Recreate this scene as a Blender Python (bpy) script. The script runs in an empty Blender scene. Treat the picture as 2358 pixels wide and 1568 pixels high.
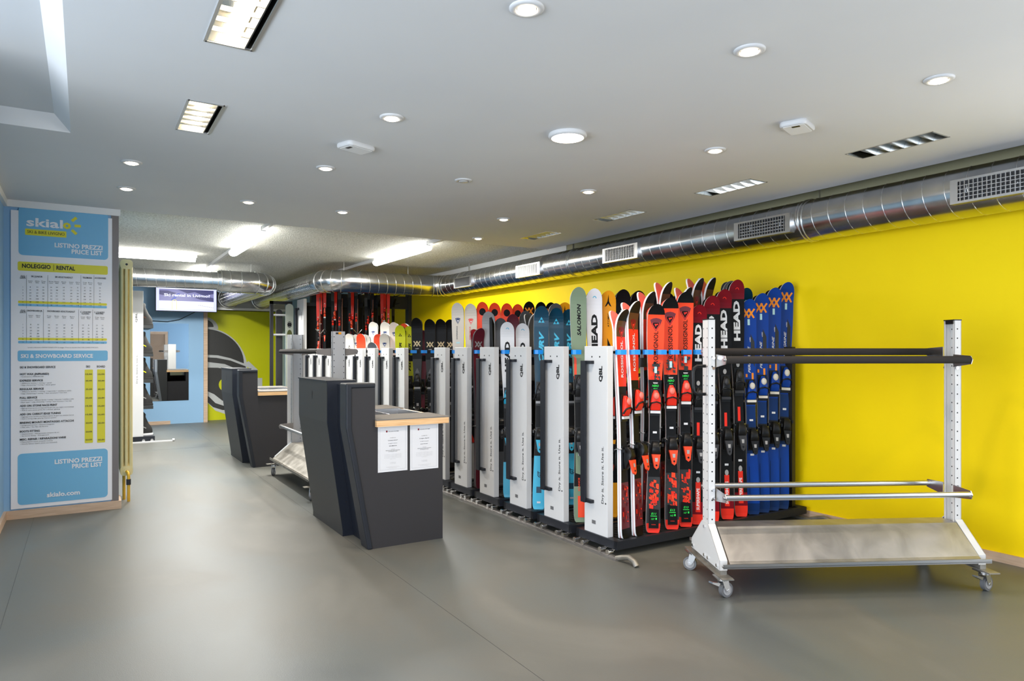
import bpy, math, random
from mathutils import Vector, Matrix
random.seed(7)
C = bpy.context.scene.collection
PI = math.pi
# ------------------------------------------------------------------ camera, world, exposure
HC, FPX, YAW, HZ = 1.35, 1600.0, math.radians(31.6), 808.0
cam = bpy.data.cameras.new('camera'); camo = bpy.data.objects.new('camera', cam); C.objects.link(camo)
camo.location = (0, 0, HC); camo.rotation_euler = (PI/2, 0, -YAW)
cam.sensor_width = 36; cam.lens = 36*FPX/2358; cam.shift_y = (HZ-784)/2358; cam.clip_start = .05
sc = bpy.context.scene; sc.camera = camo
vs = sc.view_settings; vs.view_transform = 'Standard'; vs.look = 'None'; vs.gamma = 1; vs.use_curve_mapping = False
vs.exposure = 0.60
sc.cycles.max_bounces = 7; sc.cycles.diffuse_bounces = 4; sc.cycles.sample_clamp_indirect = 4
W = bpy.data.worlds.new('world'); sc.world = W; W.use_nodes = True
W.node_tree.nodes['Background'].inputs[0].default_value = (.75, .86, 1, 1)
W.node_tree.nodes['Background'].inputs[1].default_value = 1.0

def area_light(name, loc, rot, sx, sy, power, col):
    l = bpy.data.lights.new(name, 'AREA'); l.shape = 'RECTANGLE'; l.size = sx; l.size_y = sy; l.energy = power; l.color = col
    o = bpy.data.objects.new(name, l); C.objects.link(o); o.location = loc; o.rotation_euler = rot
    return o
# daylight through shop windows at right and left, plus an added front-left window
area_light('window_daylight', (4.9, -.6, 1.28), (0, PI/2, 0), 2.1, 3.6, 78, (1, .985, .96))
area_light('window_daylight', (-1.9, -2.5, 1.35), (PI/2, 0, 0), 2.3, 2.0, 105, (.95, .97, 1))  # added light, through an unseen window made up behind the camera
area_light('window_daylight', (-3.4, 1.2, 1.3), (0, -PI/2, 0), 2.2, 4.5, 185, (.84, .92, 1))

def cdir(u):
    rx = (u-1179)/FPX; s, c = math.sin(YAW), math.cos(YAW)
    return s+rx*c, c-rx*s
def on_y(u, Y):                     # x of the photo column u on the plane y = Y, and its depth
    dx, dy = cdir(u); return Y*dx/dy, Y/dy
def pz(v, d): return HC+(HZ-v)*d/FPX
def py_(u, v, Y):
    x, d = on_y(u, Y); return x, pz(v, d)

# ------------------------------------------------------------------ materials
MATS = {}
def mat(name, col, rough=.5, metal=0, emit=0, ecol=None, coat=0, spec=.5):
    if name in MATS: return MATS[name]
    m = bpy.data.materials.new(name); m.use_nodes = True; MATS[name] = m
    b = m.node_tree.nodes['Principled BSDF']
    b.inputs['Base Color'].default_value = (*col, 1); b.inputs['Roughness'].default_value = rough
    b.inputs['Metallic'].default_value = metal; b.inputs['Specular IOR Level'].default_value = spec
    if coat: b.inputs['Coat Weight'].default_value = coat; b.inputs['Coat Roughness'].default_value = .08
    if emit:
        b.inputs['Emission Color'].default_value = (*(ecol or col), 1); b.inputs['Emission Strength'].default_value = emit
    return m
def nodes(m): return m.node_tree.nodes, m.node_tree.links, m.node_tree.nodes['Principled BSDF']
def mottle(m, stops, scale=3, detail=6, coord='Object', stretch=(1, 1, 1), bump=0, bscale=60, dist=.3, rough=None):
    n, l, b = nodes(m)
    tc = n.new('ShaderNodeTexCoord'); mp = n.new('ShaderNodeMapping'); mp.inputs['Scale'].default_value = stretch
    l.new(tc.outputs[coord], mp.inputs[0])
    t = n.new('ShaderNodeTexNoise'); t.inputs['Scale'].default_value = scale; t.inputs['Detail'].default_value = detail
    t.inputs['Distortion'].default_value = dist; l.new(mp.outputs[0], t.inputs[0])
    r = n.new('ShaderNodeValToRGB'); l.new(t.outputs[0], r.inputs[0])
    e = r.color_ramp.elements
    while len(e) < len(stops): e.new(.5)
    for k, (p, c) in enumerate(stops): e[k].position = p; e[k].color = (*c, 1)
    l.new(r.outputs[0], b.inputs['Base Color'])
    if rough:
        mr = n.new('ShaderNodeMapRange'); mr.inputs[3].default_value, mr.inputs[4].default_value = rough
        l.new(t.outputs[0], mr.inputs[0]); l.new(mr.outputs[0], b.inputs['Roughness'])
    if bump:
        t2 = n.new('ShaderNodeTexNoise'); t2.inputs['Scale'].default_value = bscale; t2.inputs['Detail'].default_value = 4
        l.new(mp.outputs[0], t2.inputs[0])
        bp = n.new('ShaderNodeBump'); bp.inputs['Strength'].default_value = bump; bp.inputs['Distance'].default_value = .01
        l.new(t2.outputs[0], bp.inputs['Height']); l.new(bp.outputs[0], b.inputs['Normal'])
    return m
M = lambda k: MATS[k]
mat('white_paint', (.80, .80, .80), .6)
mottle(mat('ceiling_paint', (.78, .78, .79), .75), [(.3, (.67, .675, .685)), (.7, (.70, .70, .70))], 1.5, 3)
mottle(mat('popcorn', (.6, .6, .55), .9), [(.35, (.44, .44, .39)), (.6, (.70, .70, .65))], 55, 3, bump=1.0, bscale=75)
mottle(mat('yellow_paint', (.95, .72, .0), .6, spec=.2), [(.3, (.96, .685, .0)), (.7, (.98, .72, .0))], 1.2, 2)
mat('blue_paint', (.27, .47, .70), .55)
mottle(mat('floor_lino', (.2, .2, .2), .35, spec=.35), [(.28, (.078, .088, .090)), (.42, (.104, .112, .106)), (.55, (.116, .114, .100)), (.72, (.165, .160, .140))], 1.1, 9,
       dist=.6, rough=(.34, .52), bump=.05, bscale=220, stretch=(1, .55, 1))
mottle(mat('oak', (.6, .42, .28), .5), [(.3, (.50, .35, .24)), (.7, (.64, .47, .34))], 6, 5, stretch=(1, 1, 12))
mottle(mat('plywood', (.7, .42, .18), .5), [(.3, (.48, .25, .10)), (.45, (.72, .43, .20)), (.7, (.80, .55, .30))], 3, 4, stretch=(1.5, 1.5, 45))
mottle(mat('galv', (.6, .6, .6), .3, 1), [(.3, (.50, .51, .52)), (.7, (.68, .68, .68))], 5, 5, rough=(.16, .30))
mottle(mat('alu_sheet', (.7, .68, .66), .4, .9), [(.3, (.34, .325, .315)), (.7, (.50, .475, .46))], 6, 8, stretch=(1, 1, .5), rough=(.30, .48), dist=1)
mottle(mat('dirty_galv', (.6, .6, .6), .4, .6), [(.35, (.17, .155, .13)), (.65, (.33, .31, .275))], 9, 6, rough=(.38, .55))
mat('steel_trim', (.19, .17, .165), .35, .3); mat('seam', (.75, .75, .74), .3, 1)
mat('steel', (.62, .62, .63), .28, 1); mat('chrome', (.85, .85, .86), .08, 1); mat('mirror', (.62, .64, .65), .015, 1)
mat('brushed', (.60, .57, .56), .38, .9)
mat('olive_paint', (.34, .32, .20), .7); mat('white_metal', (.60, .60, .605), .42, spec=.35); mat('white_powder', (.62, .61, .60), .42, spec=.35)  # olive: yellowish grey with shade and yellow bounce put into the colour
mat('bracket_grey', (.26, .24, .23), .5, .3); mat('grey_metal', (.50, .51, .53), .5, .25)
mat('anthracite', (.013, .015, .021), .45, spec=.35); mat('charcoal', (.027, .025, .027), .5, spec=.35); mat('charcoal_face', (.030, .030, .030), .48, spec=.35)
mat('navy_dark', (.008, .011, .02), .45)
mat('black_metal', (.012, .012, .014), .4); mat('black_rubber', (.010, .010, .010), .75); mat('foam', (.030, .026, .024), .9, spec=.15)
mat('black_plastic', (.006, .006, .0065), .35, spec=.3); mat('dark_grey', (.03, .03, .034), .45, spec=.3); mat('mid_grey', (.13, .13, .135), .5)
mat('ink', (.01, .01, .012), .5); mat('paper', (.66, .66, .68), .6); mat('print_grey', (.35, .35, .37), .6)
mat('poster_white', (.84, .84, .88), .45); mat('poster_blue', (.17, .46, .72), .4); mat('poster_yellow', (.72, .66, .02), .4)
mat('lime', (.60, .62, .0), .4); mat('mural_grey', (.55, .57, .58), .45); mat('mural_black', (.035, .035, .035), .45)
mat('clip_blue', (.0, .24, .75), .4)
mat('cream', (.74, .64, .33), .45); mat('brass', (.70, .42, .04), .35, .3)
mat('felt', (.16, .15, .14), .9)
mat('red', (.78, .03, .015), .35, spec=.25); mat('orange_red', (.80, .065, .022), .35, spec=.25); mat('pink_red', (.85, .16, .12), .4)
mat('dark_red', (.17, .003, .010), .3, spec=.25); mat('maroon', (.12, .008, .02), .5)
mat('ski_black', (.0035, .0035, .004), .45, spec=.18); mat('ski_white', (.72, .72, .74), .3, spec=.25); mat('ski_cream', (.66, .62, .56), .35, spec=.25)
mat('ski_blue', (.003, .045, .30), .3, spec=.25); mat('ski_blue2', (.003, .025, .12), .3, spec=.25)
mat('teal', (.004, .045, .085), .3, spec=.25); mat('cyan', (.02, .40, .62), .4); mat('green', (.17, .23, .15), .4, spec=.25)
mat('orange', (.9, .28, .02), .35, spec=.25); mat('amber', (.85, .34, .01), .35, spec=.25); mat('yellow_ski', (.66, .68, .01), .35, spec=.25)
mat('ski_grey', (.09, .09, .095), .35, spec=.25); mat('light_grey', (.34, .33, .33), .4); mat('beige', (.62, .50, .28), .45)
mat('sticker', (.48, .74, .80), .5); mat('neon', (.02, .75, .08), .5); mat('graphite', (.034, .036, .038), .45, spec=.25)
mat('olive', (.10, .11, .03), .4); mat('brown_dark', (.10, .035, .015), .35, spec=.25); mat('pale_board', (.50, .54, .46), .4)
mat('tube_light', (1, 1, .97), .5, emit=17, ecol=(1, .985, .93)); mat('lamp_warm', (1, .9, .75), .5, emit=11, ecol=(1, .86, .66))
mat('lamp_big', (1, .9, .75), .5, emit=8, ecol=(1, .90, .76)); mat('troffer_glow', (1, .95, .8), .5, emit=16, ecol=(1, .93, .78))
mat('louvre', (.80, .76, .68), .16, 1); mat('louvre_white', (.55, .55, .52), .18, .85); mat('lamp_off', (.5, .5, .5), .3)
mat('scr_pale', (.01, .01, .012), .4, emit=1, ecol=(.50, .53, .95)); mat('scr_white', (.01, .01, .012), .4, emit=1, ecol=(.66, .67, .95))
mat('scr_dark', (.01, .01, .012), .4, emit=1, ecol=(.03, .03, .12)); mat('scr_mid', (.01, .01, .012), .4, emit=1, ecol=(.15, .15, .33))
mat('scr_blue', (.01, .01, .012), .4, emit=.7, ecol=(.06, .10, .5)); mat('scr_yellow', (.01, .01, .012), .4, emit=.9, ecol=(.9, .8, .1))
mat('green_grey', (.30, .40, .36), .6); mat('concrete', (.45, .45, .43), .8)
mat('wood_door', (.34, .24, .17), .5); mat('copper_line', (.16, .06, .045), .4)
m = mat('glass', (.9, .95, 1), .02); m.node_tree.nodes['Principled BSDF'].inputs['Transmission Weight'].default_value = 1

# ------------------------------------------------------------------ mesh builder
class MB:
    def __init__(s): s.v = []; s.f = []; s.m = []; s.sm = []
    def add(s, vs_, fs, mi=0, smooth=False):
        o = len(s.v); s.v += [tuple(p) for p in vs_]
        for f in fs: s.f.append([i+o for i in f]); s.m.append(mi); s.sm.append(smooth)
        return s
    def box(s, a, b, mi=0):
        x0, y0, z0 = a; x1, y1, z1 = b
        return s.add([(x0,y0,z0),(x1,y0,z0),(x1,y1,z0),(x0,y1,z0),(x0,y0,z1),(x1,y0,z1),(x1,y1,z1),(x0,y1,z1)],
                     [(3,2,1,0),(4,5,6,7),(0,1,5,4),(1,2,6,5),(2,3,7,6),(3,0,4,7)], mi)
    def cyl(s, p0, p1, r, n=16, mi=0, r2=None, caps=True, smooth=True):
        p0, p1 = Vector(p0), Vector(p1); r2 = r if r2 is None else r2
        z = (p1-p0).normalized(); x = z.orthogonal().normalized(); y = z.cross(x)
        ring = lambda p, q: [p+(x*math.cos(2*PI*k/n)+y*math.sin(2*PI*k/n))*q for k in range(n)]
        s.add(ring(p0, r)+ring(p1, r2), [(k, (k+1) % n, n+(k+1) % n, n+k) for k in range(n)], mi, smooth)
        if caps: s.add(ring(p0, r), [tuple(reversed(range(n)))], mi); s.add(ring(p1, r2), [tuple(range(n))], mi)
        return s
    def tube(s, pts, r, n=10, mi=0, caps=True, smooth=True):
        pts = [Vector(p) for p in pts]; N = len(pts); vs_ = []; x = None
        for i, p in enumerate(pts):
            t = (pts[min(i+1, N-1)]-pts[max(i-1, 0)]).normalized()
            x = t.orthogonal().normalized() if x is None else (x-t*x.dot(t)).normalized()
            y = t.cross(x)
            sc_ = 1.0
            if 0 < i < N-1:
                a = (pts[i]-pts[i-1]).normalized(); c = a.dot(t); sc_ = 1/max(c, .5) if False else 1
            rr = r[i] if isinstance(r, (list, tuple)) else r
            vs_ += [p+(x*math.cos(2*PI*k/n)+y*math.sin(2*PI*k/n))*rr*sc_ for k in range(n)]
        s.add(vs_, [(i*n+k, i*n+(k+1) % n, (i+1)*n+(k+1) % n, (i+1)*n+k) for i in range(N-1) for k in range(n)], mi, smooth)
        if caps: s.add(vs_[:n], [tuple(reversed(range(n)))], mi); s.add(vs_[-n:], [tuple(range(n))], mi)
        return s
    def prism(s, poly, f0, f1, mi=0):          # poly of 2D points, f0/f1 map a 2D point to 3D at either end
        n = len(poly)
        return s.add([f0(*p) for p in poly]+[f1(*p) for p in poly],
                     [tuple(range(n)), tuple(range(2*n-1, n-1, -1))]+[((k+1) % n, k, n+k, n+(k+1) % n) for k in range(n)], mi)
    def loft(s, rings, mi=0, caps=True, smooth=True):
        n = len(rings[0]); vs_ = [p for r in rings for p in r]
        s.add(vs_, [(i*n+k, i*n+(k+1) % n, (i+1)*n+(k+1) % n, (i+1)*n+k) for i in range(len(rings)-1) for k in range(n)], mi, smooth)
        if caps: s.add(rings[0], [tuple(reversed(range(n)))], mi, False); s.add(rings[-1], [tuple(range(n))], mi, False)
        return s
    def build(s, name, mats, parent=None, bevel=0, kind=None):
        me = bpy.data.meshes.new(name); me.from_pydata(s.v, [], s.f)
        for k in (mats if isinstance(mats, (list, tuple)) else [mats]): me.materials.append(MATS[k])
        me.polygons.foreach_set('material_index', s.m); me.polygons.foreach_set('use_smooth', s.sm); me.update()
        o = bpy.data.objects.new(name, me); C.objects.link(o)
        if parent: o.parent = parent
        if kind: o['kind'] = kind
        if bevel:
            b = o.modifiers.new('bevel', 'BEVEL'); b.width = bevel; b.segments = 2; b.limit_method = 'ANGLE'
        return o
def thing(name, label, cat, loc=(0, 0, 0), rz=0, group=None):
    o = bpy.data.objects.new(name, None); C.objects.link(o); o.empty_display_size = .1
    o.location = loc; o.rotation_euler = (0, 0, rz); return tag(o, label, cat, group)
def tag(o, label, cat, group=None):
    o['label'] = label; o['category'] = cat
    if group: o['group'] = group
    return o
def struct(name, mb, mats, **k):
    o = mb.build(name, mats, **k); o['kind'] = 'structure'; return o
def copy_tree(o, parent=None):
    c = o.copy(); C.objects.link(c); c.parent = parent
    for ch in list(o.children): copy_tree(ch, c)
    return c
_TX = {}
def text_geo(s, bold=0, shear=0):
    k = (s, bold, shear)
    if k not in _TX:
        cu = bpy.data.curves.new('t', 'FONT'); cu.body = s; cu.size = 1; cu.resolution_u = 2; cu.offset = bold; cu.shear = shear
        o = bpy.data.objects.new('t', cu); C.objects.link(o)
        dg = bpy.context.evaluated_depsgraph_get(); me = o.evaluated_get(dg).to_mesh()
        vs_ = [(v.co.x, v.co.y) for v in me.vertices]; fs = [tuple(p.vertices) for p in me.polygons]
        x0 = min(v[0] for v in vs_); x1 = max(v[0] for v in vs_)
        y0 = min(v[1] for v in vs_); y1 = max(v[1] for v in vs_)
        o.evaluated_get(dg).to_mesh_clear(); bpy.data.objects.remove(o); bpy.data.curves.remove(cu)
        _TX[k] = (vs_, fs, x0, x1, y0, y1)
    return _TX[k]
def put_text(mb, s, o, R, U, h, w=None, align='L', mi=0, bold=.0, shear=0, fn=None):
    """text fitted to cap height h (and width w if given); o = lower left/centre/right point"""
    vs_, fs, x0, x1, y0, y1 = text_geo(s, bold, shear)
    sy = h/.70; sx = (w/(x1-x0)) if w else sy
    off = {'L': 0, 'C': -.5, 'R': -1}[align]*(x1-x0)*sx
    o, R, U = Vector(o), Vector(R), Vector(U)
    P = [o+R*((x-x0)*sx+off)+U*(y*sy) for x, y in vs_]
    if fn: P = [fn(p) for p in P]
    n = R.cross(U)
    mb.add(P, fs, mi)

def circle_pts(cx, cy, r, n=24, ry=None):
    return [(cx+r*math.cos(2*PI*k/n), cy+(ry or r)*math.sin(2*PI*k/n)) for k in range(n)]
def rrect(x0, y0, x1, y1, r, n=5):
    p = []
    for cx, cy, a in ((x1-r, y1-r, 0), (x0+r, y1-r, 90), (x0+r, y0+r, 180), (x1-r, y0+r, 270)):
        for k in range(n+1):
            t = math.radians(a+90*k/n); p.append((cx+r*math.cos(t), cy+r*math.sin(t)))
    return p

# ------------------------------------------------------------------ the setting
XW, ZC, ZU, YD, YB = 5.0, 2.56, 2.64, 6.85, 14.25
struct('floor', MB().box((-3.6, -2.7, -.1), (5.2, 15.6, 0)), 'floor_lino')
mb = MB()      # joints in the floor covering
for x in (-.35, 1.6): mb.box((x, -2.5, 0), (x+.0015, 14.2, .0005))
for y in (10.6,): mb.box((-.3, y, 0), (2.9, y+.0015, .0005))
struct('trim_6', mb, 'graphite')
# main ceiling with openings for the tray recess and the troffers
TR = [(.40, 1.72, .575, 2.93), (.425, 3.665, .59, 4.18)]
VT = [(3.98, 2.05, 4.16, 2.56), (3.98, 3.28, 4.16, 3.80), (3.98, 4.54, 4.16, 5.06), (3.98, 5.80, 4.16, 6.30)]
holes = [(-2.4, 1.0, -.065, 4.57)]+TR+VT
xs = sorted({-3.6, 4.70}|{h[0] for h in holes}|{h[2] for h in holes}); ys = sorted({-2.7, YD}|{h[1] for h in holes}|{h[3] for h in holes})
mb = MB()
for i in range(len(xs)-1):
    for j in range(len(ys)-1):
        cx, cy = (xs[i]+xs[i+1])/2, (ys[j]+ys[j+1])/2
        if any(h[0] < cx < h[2] and h[1] < cy < h[3] for h in holes): continue
        mb.add([(xs[i], ys[j], ZC), (xs[i], ys[j+1], ZC), (xs[i+1], ys[j+1], ZC), (xs[i+1], ys[j], ZC)], [(0, 1, 2, 3)])
mb.box((-3.6, YD-.002, ZC), (4.70, YD, ZU)); mb.box((4.698, -2.7, ZC), (4.70, YD, ZU))
h = holes[0]; a = (h[0], h[1]), (h[2], h[1]), (h[2], h[3]), (h[0], h[3]); b = (h[0]+.07, h[1]+.07), (h[2]-.075, h[1]+.07), (h[2]-.075, h[3]-.07), (h[0]+.07, h[3]-.07)
mb.add([(*p, ZC) for p in a]+[(*p, ZC+.075) for p in b], [(0, 1, 5, 4), (1, 2, 6, 5), (2, 3, 7, 6), (3, 0, 4, 7), (4, 5, 6, 7)])
struct('ceiling', mb, 'ceiling_paint')
mb = MB().box((-3.6, YD, ZU), (5.2, 15.6, ZU+.1)); struct('ceiling_rear', mb, 'popcorn')
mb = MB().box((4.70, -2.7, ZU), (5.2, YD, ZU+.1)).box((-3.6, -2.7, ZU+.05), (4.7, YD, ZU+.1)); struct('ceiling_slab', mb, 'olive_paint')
# walls
mb = MB().box((XW, 1.35, 0), (XW+.2, 15.6, ZU-.10)); struct('wall_right', mb, 'yellow_paint')
struct('trim_1', MB().box((XW-.012, YD, ZU-.10), (XW+.2, 15.6, ZU)), 'white_paint')
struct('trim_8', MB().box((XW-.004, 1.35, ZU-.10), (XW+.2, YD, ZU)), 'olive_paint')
struct('baseboard_right', MB().box((XW-.018, 1.35, 0), (XW, 14.2, .058)), 'oak')
struct('wall_back', MB().box((-3.6, YB, 0), (1.915, YB+.15, ZU)).box((3.42, YB, 0), (XW, YB+.15, ZU)), 'blue_paint')
struct('wall_front', MB().box((-3.6, -2.7, 0), (-3.1, -2.55, ZU)).box((-.7, -2.7, 0), (1.74, -2.55, ZU)).box((-3.1, -2.7, 2.4), (-.7, -2.55, ZU)).box((-3.1, -2.7, 0), (-.7, -2.55, .3)).box((2.86, -2.7, 0), (5.2, -2.55, ZU)).box((1.74, -2.7, 2.13), (2.86, -2.55, ZU)), 'blue_paint')
struct('wall_left', MB().box((-.75, 4.9, 0), (-.55, YD, ZC)).box((-3.6, YD, 0), (-.55, YD+.15, ZU)).box((-3.6, 3.6, 0), (-.55, 4.9, ZC)), 'blue_paint')
struct('wall_far_left', MB().box((-3.75, -2.7, 0), (-3.6, -1.2, ZU)).box((-3.75, 3.5, 0), (-3.6, 15.6, ZU)).box((-3.75, -1.2, 2.4), (-3.6, 3.5, ZU)).box((-3.75, -1.2, 0), (-3.6, 3.5, .25)), 'blue_paint')
struct('wall_shopfront', MB().box((XW, -2.7, 2.38), (XW+.2, 1.35, ZU)).box((XW, -2.7, 0), (XW+.2, 1.35, .2)), 'white_paint')
struct('wall_end', MB().box((-3.6, 15.5, 0), (5.2, 15.6, ZU)).box((1.765, YB+.15, 0), (1.915, 15.5, ZU)).box((3.42, YB+.15, 0), (3.57, 15.5, ZU)), 'concrete')
for k, (p, q) in enumerate((((XW+.05, -2.5, .2), (XW+.07, 1.35, 2.38)), ((-3.69, -1.2, .25), (-3.67, 3.5, 2.4)), ((-3.1, -2.64, .3), (-.7, -2.62, 2.4)))):  # the last window is made up, unseen, to let in more light
    w = struct('window_%d' % (k+1), MB().box(p, q), 'glass')
    fr = MB(); ax = 1 if k < 2 else 0
    for t in (0, .33, .66, 1):
        c = p[ax]+(q[ax]-p[ax])*t; a = list(p); b2 = list(q); a[ax] = c-.03; b2[ax] = c+.03
        fr.box(tuple(a), tuple(b2))
    f = fr.build('window_frame', 'white_metal', w)
# wooden door in the front wall, seen in the mirror
mb = MB().box((1.85, -2.62, 0), (2.75, -2.56, 2.02)); d1 = struct('door_1', mb, 'wood_door')
mb = MB()
for z0, z1 in ((.15, .8), (.95, 1.45), (1.55, 1.9)): mb.box((1.98, -2.56, z0), (2.62, -2.545, z1))
mb.build('door_panel', 'wood_door', d1)
MB().box((1.75, -2.6, 0), (1.85, -2.53, 2.12)).box((2.75, -2.6, 0), (2.85, -2.53, 2.12)).box((1.85, -2.6, 2.02), (2.75, -2.53, 2.12)).build('door_frame', 'oak', d1)
# column with the price list
struct('wall_column', MB().box((-.55, YD, 0), (.245, 8.3, ZU)), 'blue_paint')
struct('trim_2', MB().box((.193, YD-.01, .06), (.25, YD+.04, 2.505)), 'steel_trim')
struct('trim_3', MB().box((-.55, YD-.022, 2.505), (.262, YD, ZC)).box((-.55, 5.0, 2.505), (-.525, YD-.022, ZC)), 'white_paint')
struct('baseboard_column', MB().box((-.53, YD-.022, 0), (.27, YD, .068)).box((.245, YD, 0), (.27, 7.1, .068)), 'oak')
struct('baseboard_left', MB().box((-.55, 4.9, 0), (-.53, YD, .068)), 'oak')
struct('baseboard_back', MB().box((.6, YB-.02, 0), (1.35, YB, .06)), 'oak')
struct('trim_4', MB().box((1.915, YB-.03, 0), (1.985, YB+.02, 2.2)), 'oak')
struct('trim_5', MB().box((3.27, YB-.02, 0), (3.33, YB+.03, 2.18)), 'white_paint')
struct('wall_niche', MB().box((3.33, YB+.002, 0), (3.42, YB+.15, 2.18)), 'green_grey')
struct('wall_lintel', MB().box((1.915, YB-.005, 2.17), (3.42, YB+.15, ZU)), 'concrete')
struct('trim_7', MB().box((1.95, YB-.04, 2.135), (3.42, YB-.005, 2.18)), 'white_paint')

# ------------------------------------------------------------------ price list on the column
def on_p(u, v): return py_(u, v, YD)
def price_list():
    x0, x1 = -.503, .200
    Yp = YD-.008
    t = thing('price_list', 'tall white and blue price list poster on the column at left', 'poster', (x0, Yp, .08))
    L = lambda u, v: (on_p(u, v)[0]-x0, on_p(u, v)[1]-.08)
    MB().box((0, -.003, 0), (x1-x0, .003, 2.40)).build('backing_board', 'poster_white', t)
    R, U = (1, 0, 0), (0, 0, 1)
    flat = lambda poly, y, mi, mb: mb.prism(poly, lambda a, b: (a, y, b), lambda a, b: (a, y+.001, b), mi)
    mb = MB()      # coloured fields
    def rr(u0, v0, u1, v1, r, mi, y=-.0045):
        a = L(u0, v0); b = (L(u1, v1)[0], L(u0, v1)[1]); flat(rrect(a[0], b[1], b[0], a[1], r), y, mi, mb); return a[0], b[1], b[0], a[1]
    rr(43, 474, 249, 587, .03, 0); rr(41, 602, 248, 623, .012, 1); rr(41, 807, 248, 832, .014, 0); rr(41, 1045, 248, 1163, .03, 0)
    rr(42, 692.4, 246, 698, .006, 1); rr(42, 699, 246, 704.5, .006, 0); rr(42, 777.5, 246, 783, .006, 1); rr(42, 785, 246, 790.5, .006, 0)
    rr(195, 851, 214, 1020, .006, 1); rr(223.5, 850.5, 242, 1019, .006, 1)
    rr(58, 526.5, 153, 541, .006, 1, -.0058)
    cx, cz = L(153.5, 519)
    for ang, r0, r1 in ((45, .052, .098), (0, .055, .10), (-45, .052, .098)):
        c, s = math.cos(math.radians(ang)), math.sin(math.radians(ang))
        q = [(cx+c*r+k*.011*-s, cz+s*r+k*.011*c) for r, k in ((r0, -1), (r1, -1), (r1, 1), (r0, 1))]
        flat(q, -.0058, 1, mb)
    mb.build('colour_field', ['poster_blue', 'poster_yellow'], t)
    def tx(mbx, s, u, v, h, w=None, al='L', bold=.02, y=-.0068, mi=0):
        a, b = L(u, v); put_text(mbx, s, (a, y, b), R, U, h, w, al, mi, bold)
    wl = lambda u0, u1: L(u1, 600)[0]-L(u0, 600)[0]
    mb = MB()      # white lettering
    tx(mb, 'skial', 61, 520, .067, wl(60, 144), bold=.025); tx(mb, 'LISTINO PREZZI', 236, 576.4, .035, wl(127, 237), 'R', .03); tx(mb, 'PRICE LIST', 236, 588.7, .035, wl(166, 237), 'R', .03)
    tx(mb, 'SKI & SNOWBOARD SERVICE', 48, 824, .030, wl(48, 214), bold=.03)
    tx(mb, 'LISTINO PREZZI', 235, 1060, .035, wl(126, 235), 'R', .03); tx(mb, 'PRICE LIST', 235, 1072.5, .035, wl(166, 235), 'R', .03)
    tx(mb, 'skialo.com', 108, 1144, .036, wl(108, 184), bold=.03)
    tx(mb, 'o', 145, 526, .067, bold=.05, mi=1)
    mb.build('lettering', ['poster_white', 'poster_yellow'], t)['label'] = 'white lettering'
    mb = MB()      # dark lettering
    tx(mb, 'SKI & BIKE LIVIGNO', 63, 537, .024, wl(63, 149), bold=0)
    tx(mb, 'NOLEGGIO', 51, 616.5, .032, wl(51, 117), bold=.03); tx(mb, 'RENTAL', 130, 621, .032, wl(130, 173), bold=.03)
    a, b = L(123.5, 624); flat([(a, b), (a+.002, b), (a+.002, b+.05), (a, b+.05)], -.0065, 0, mb)
    for yy, heads, cols, rows, vb in (
        (637, (('SKI JUNIOR', 72, 98), ('SKI ADULTO/ADULT', 127, 168), ('TELEMARK', 190, 212), ('ACCESSORIES', 218, 244)),
         (70, 86, 100, 118, 131, 147, 164, 179, 195, 208, 230), (658, 664.5, 671.5, 678, 685, 692.5, 699.5), (61, 110, 186, 216)),
        (716, (('SNOWBOARD JR.', 63, 98), ('SNOWBOARD ADULTO/ADULT', 109, 173), ('C. COUNTRY', 185, 210), ('C. COUNTRY', 217, 241)),
         (71, 88, 113, 131, 148, 166, 191, 204, 223, 236), (744, 751, 758, 764.5, 771, 778, 785), (61, 100, 181, 213))):
        tx(mb, 'GG', 53, yy+1, .013, .03, 'C'); tx(mb, 'DAYS', 53, yy+5, .013, .036, 'C')
        for s, u0, u1 in heads: tx(mb, s, u0, yy+1+(u0-60)*.025, .013, wl(u0, u1))
        if yy > 700: tx(mb, 'CLASSIC', 197, yy+8, .012, .055, 'C'); tx(mb, 'SKATING', 229, yy+8, .012, .055, 'C')
        for i, c in enumerate(cols):
            tx(mb, ('Scarponi', 'Skis', 'Top', 'Boots', 'Easy', 'Board')[i % 6], c, yy+11+(c-60)*.03, .008, .03, 'C', 0); tx(mb, ('boots', 'Skis', 'Skis')[i % 3], c, yy+14.5+(c-60)*.03, .008, .022, 'C', 0)
        for j, r in enumerate(rows):
            k = r+4.5-(.5 if j > 4 else 0)
            tx(mb, '1234567'[j] if j < 6 else '+1', 53, k, .0095, None, 'C', 0)
            for i, c in enumerate(cols):
                n = str(int((9+6*((i*5) % 7)/2)*(j+1)*.9)) if j < 6 else '+%d' % (5+i)
                tx(mb, n, c, k+(c-60)*.012, .0095, None, 'C', 0)
        for u in vb:
            a, b = L(u, yy-3); a2, b2 = L(u, yy+73); flat([(a, b2), (a+.0015, b2), (a+.0015, b), (a, b)], -.0052, 0, mb)
    tx(mb, 'I prezzi si riferiscono a GIORNI CONSECUTIVI di noleggio / Prices are intended ONLY FOR CONSECUTIVE DAYS', 64, 801, .008, wl(64, 226), bold=0)
    tx(mb, 'SKI & SNOWBOARD SERVICE', 46, 848, .017, wl(46, 128)); tx(mb, 'SKI', 198, 846, .017, wl(198, 207)); tx(mb, 'BOARD', 223, 846, .017, wl(223, 242))
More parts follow.
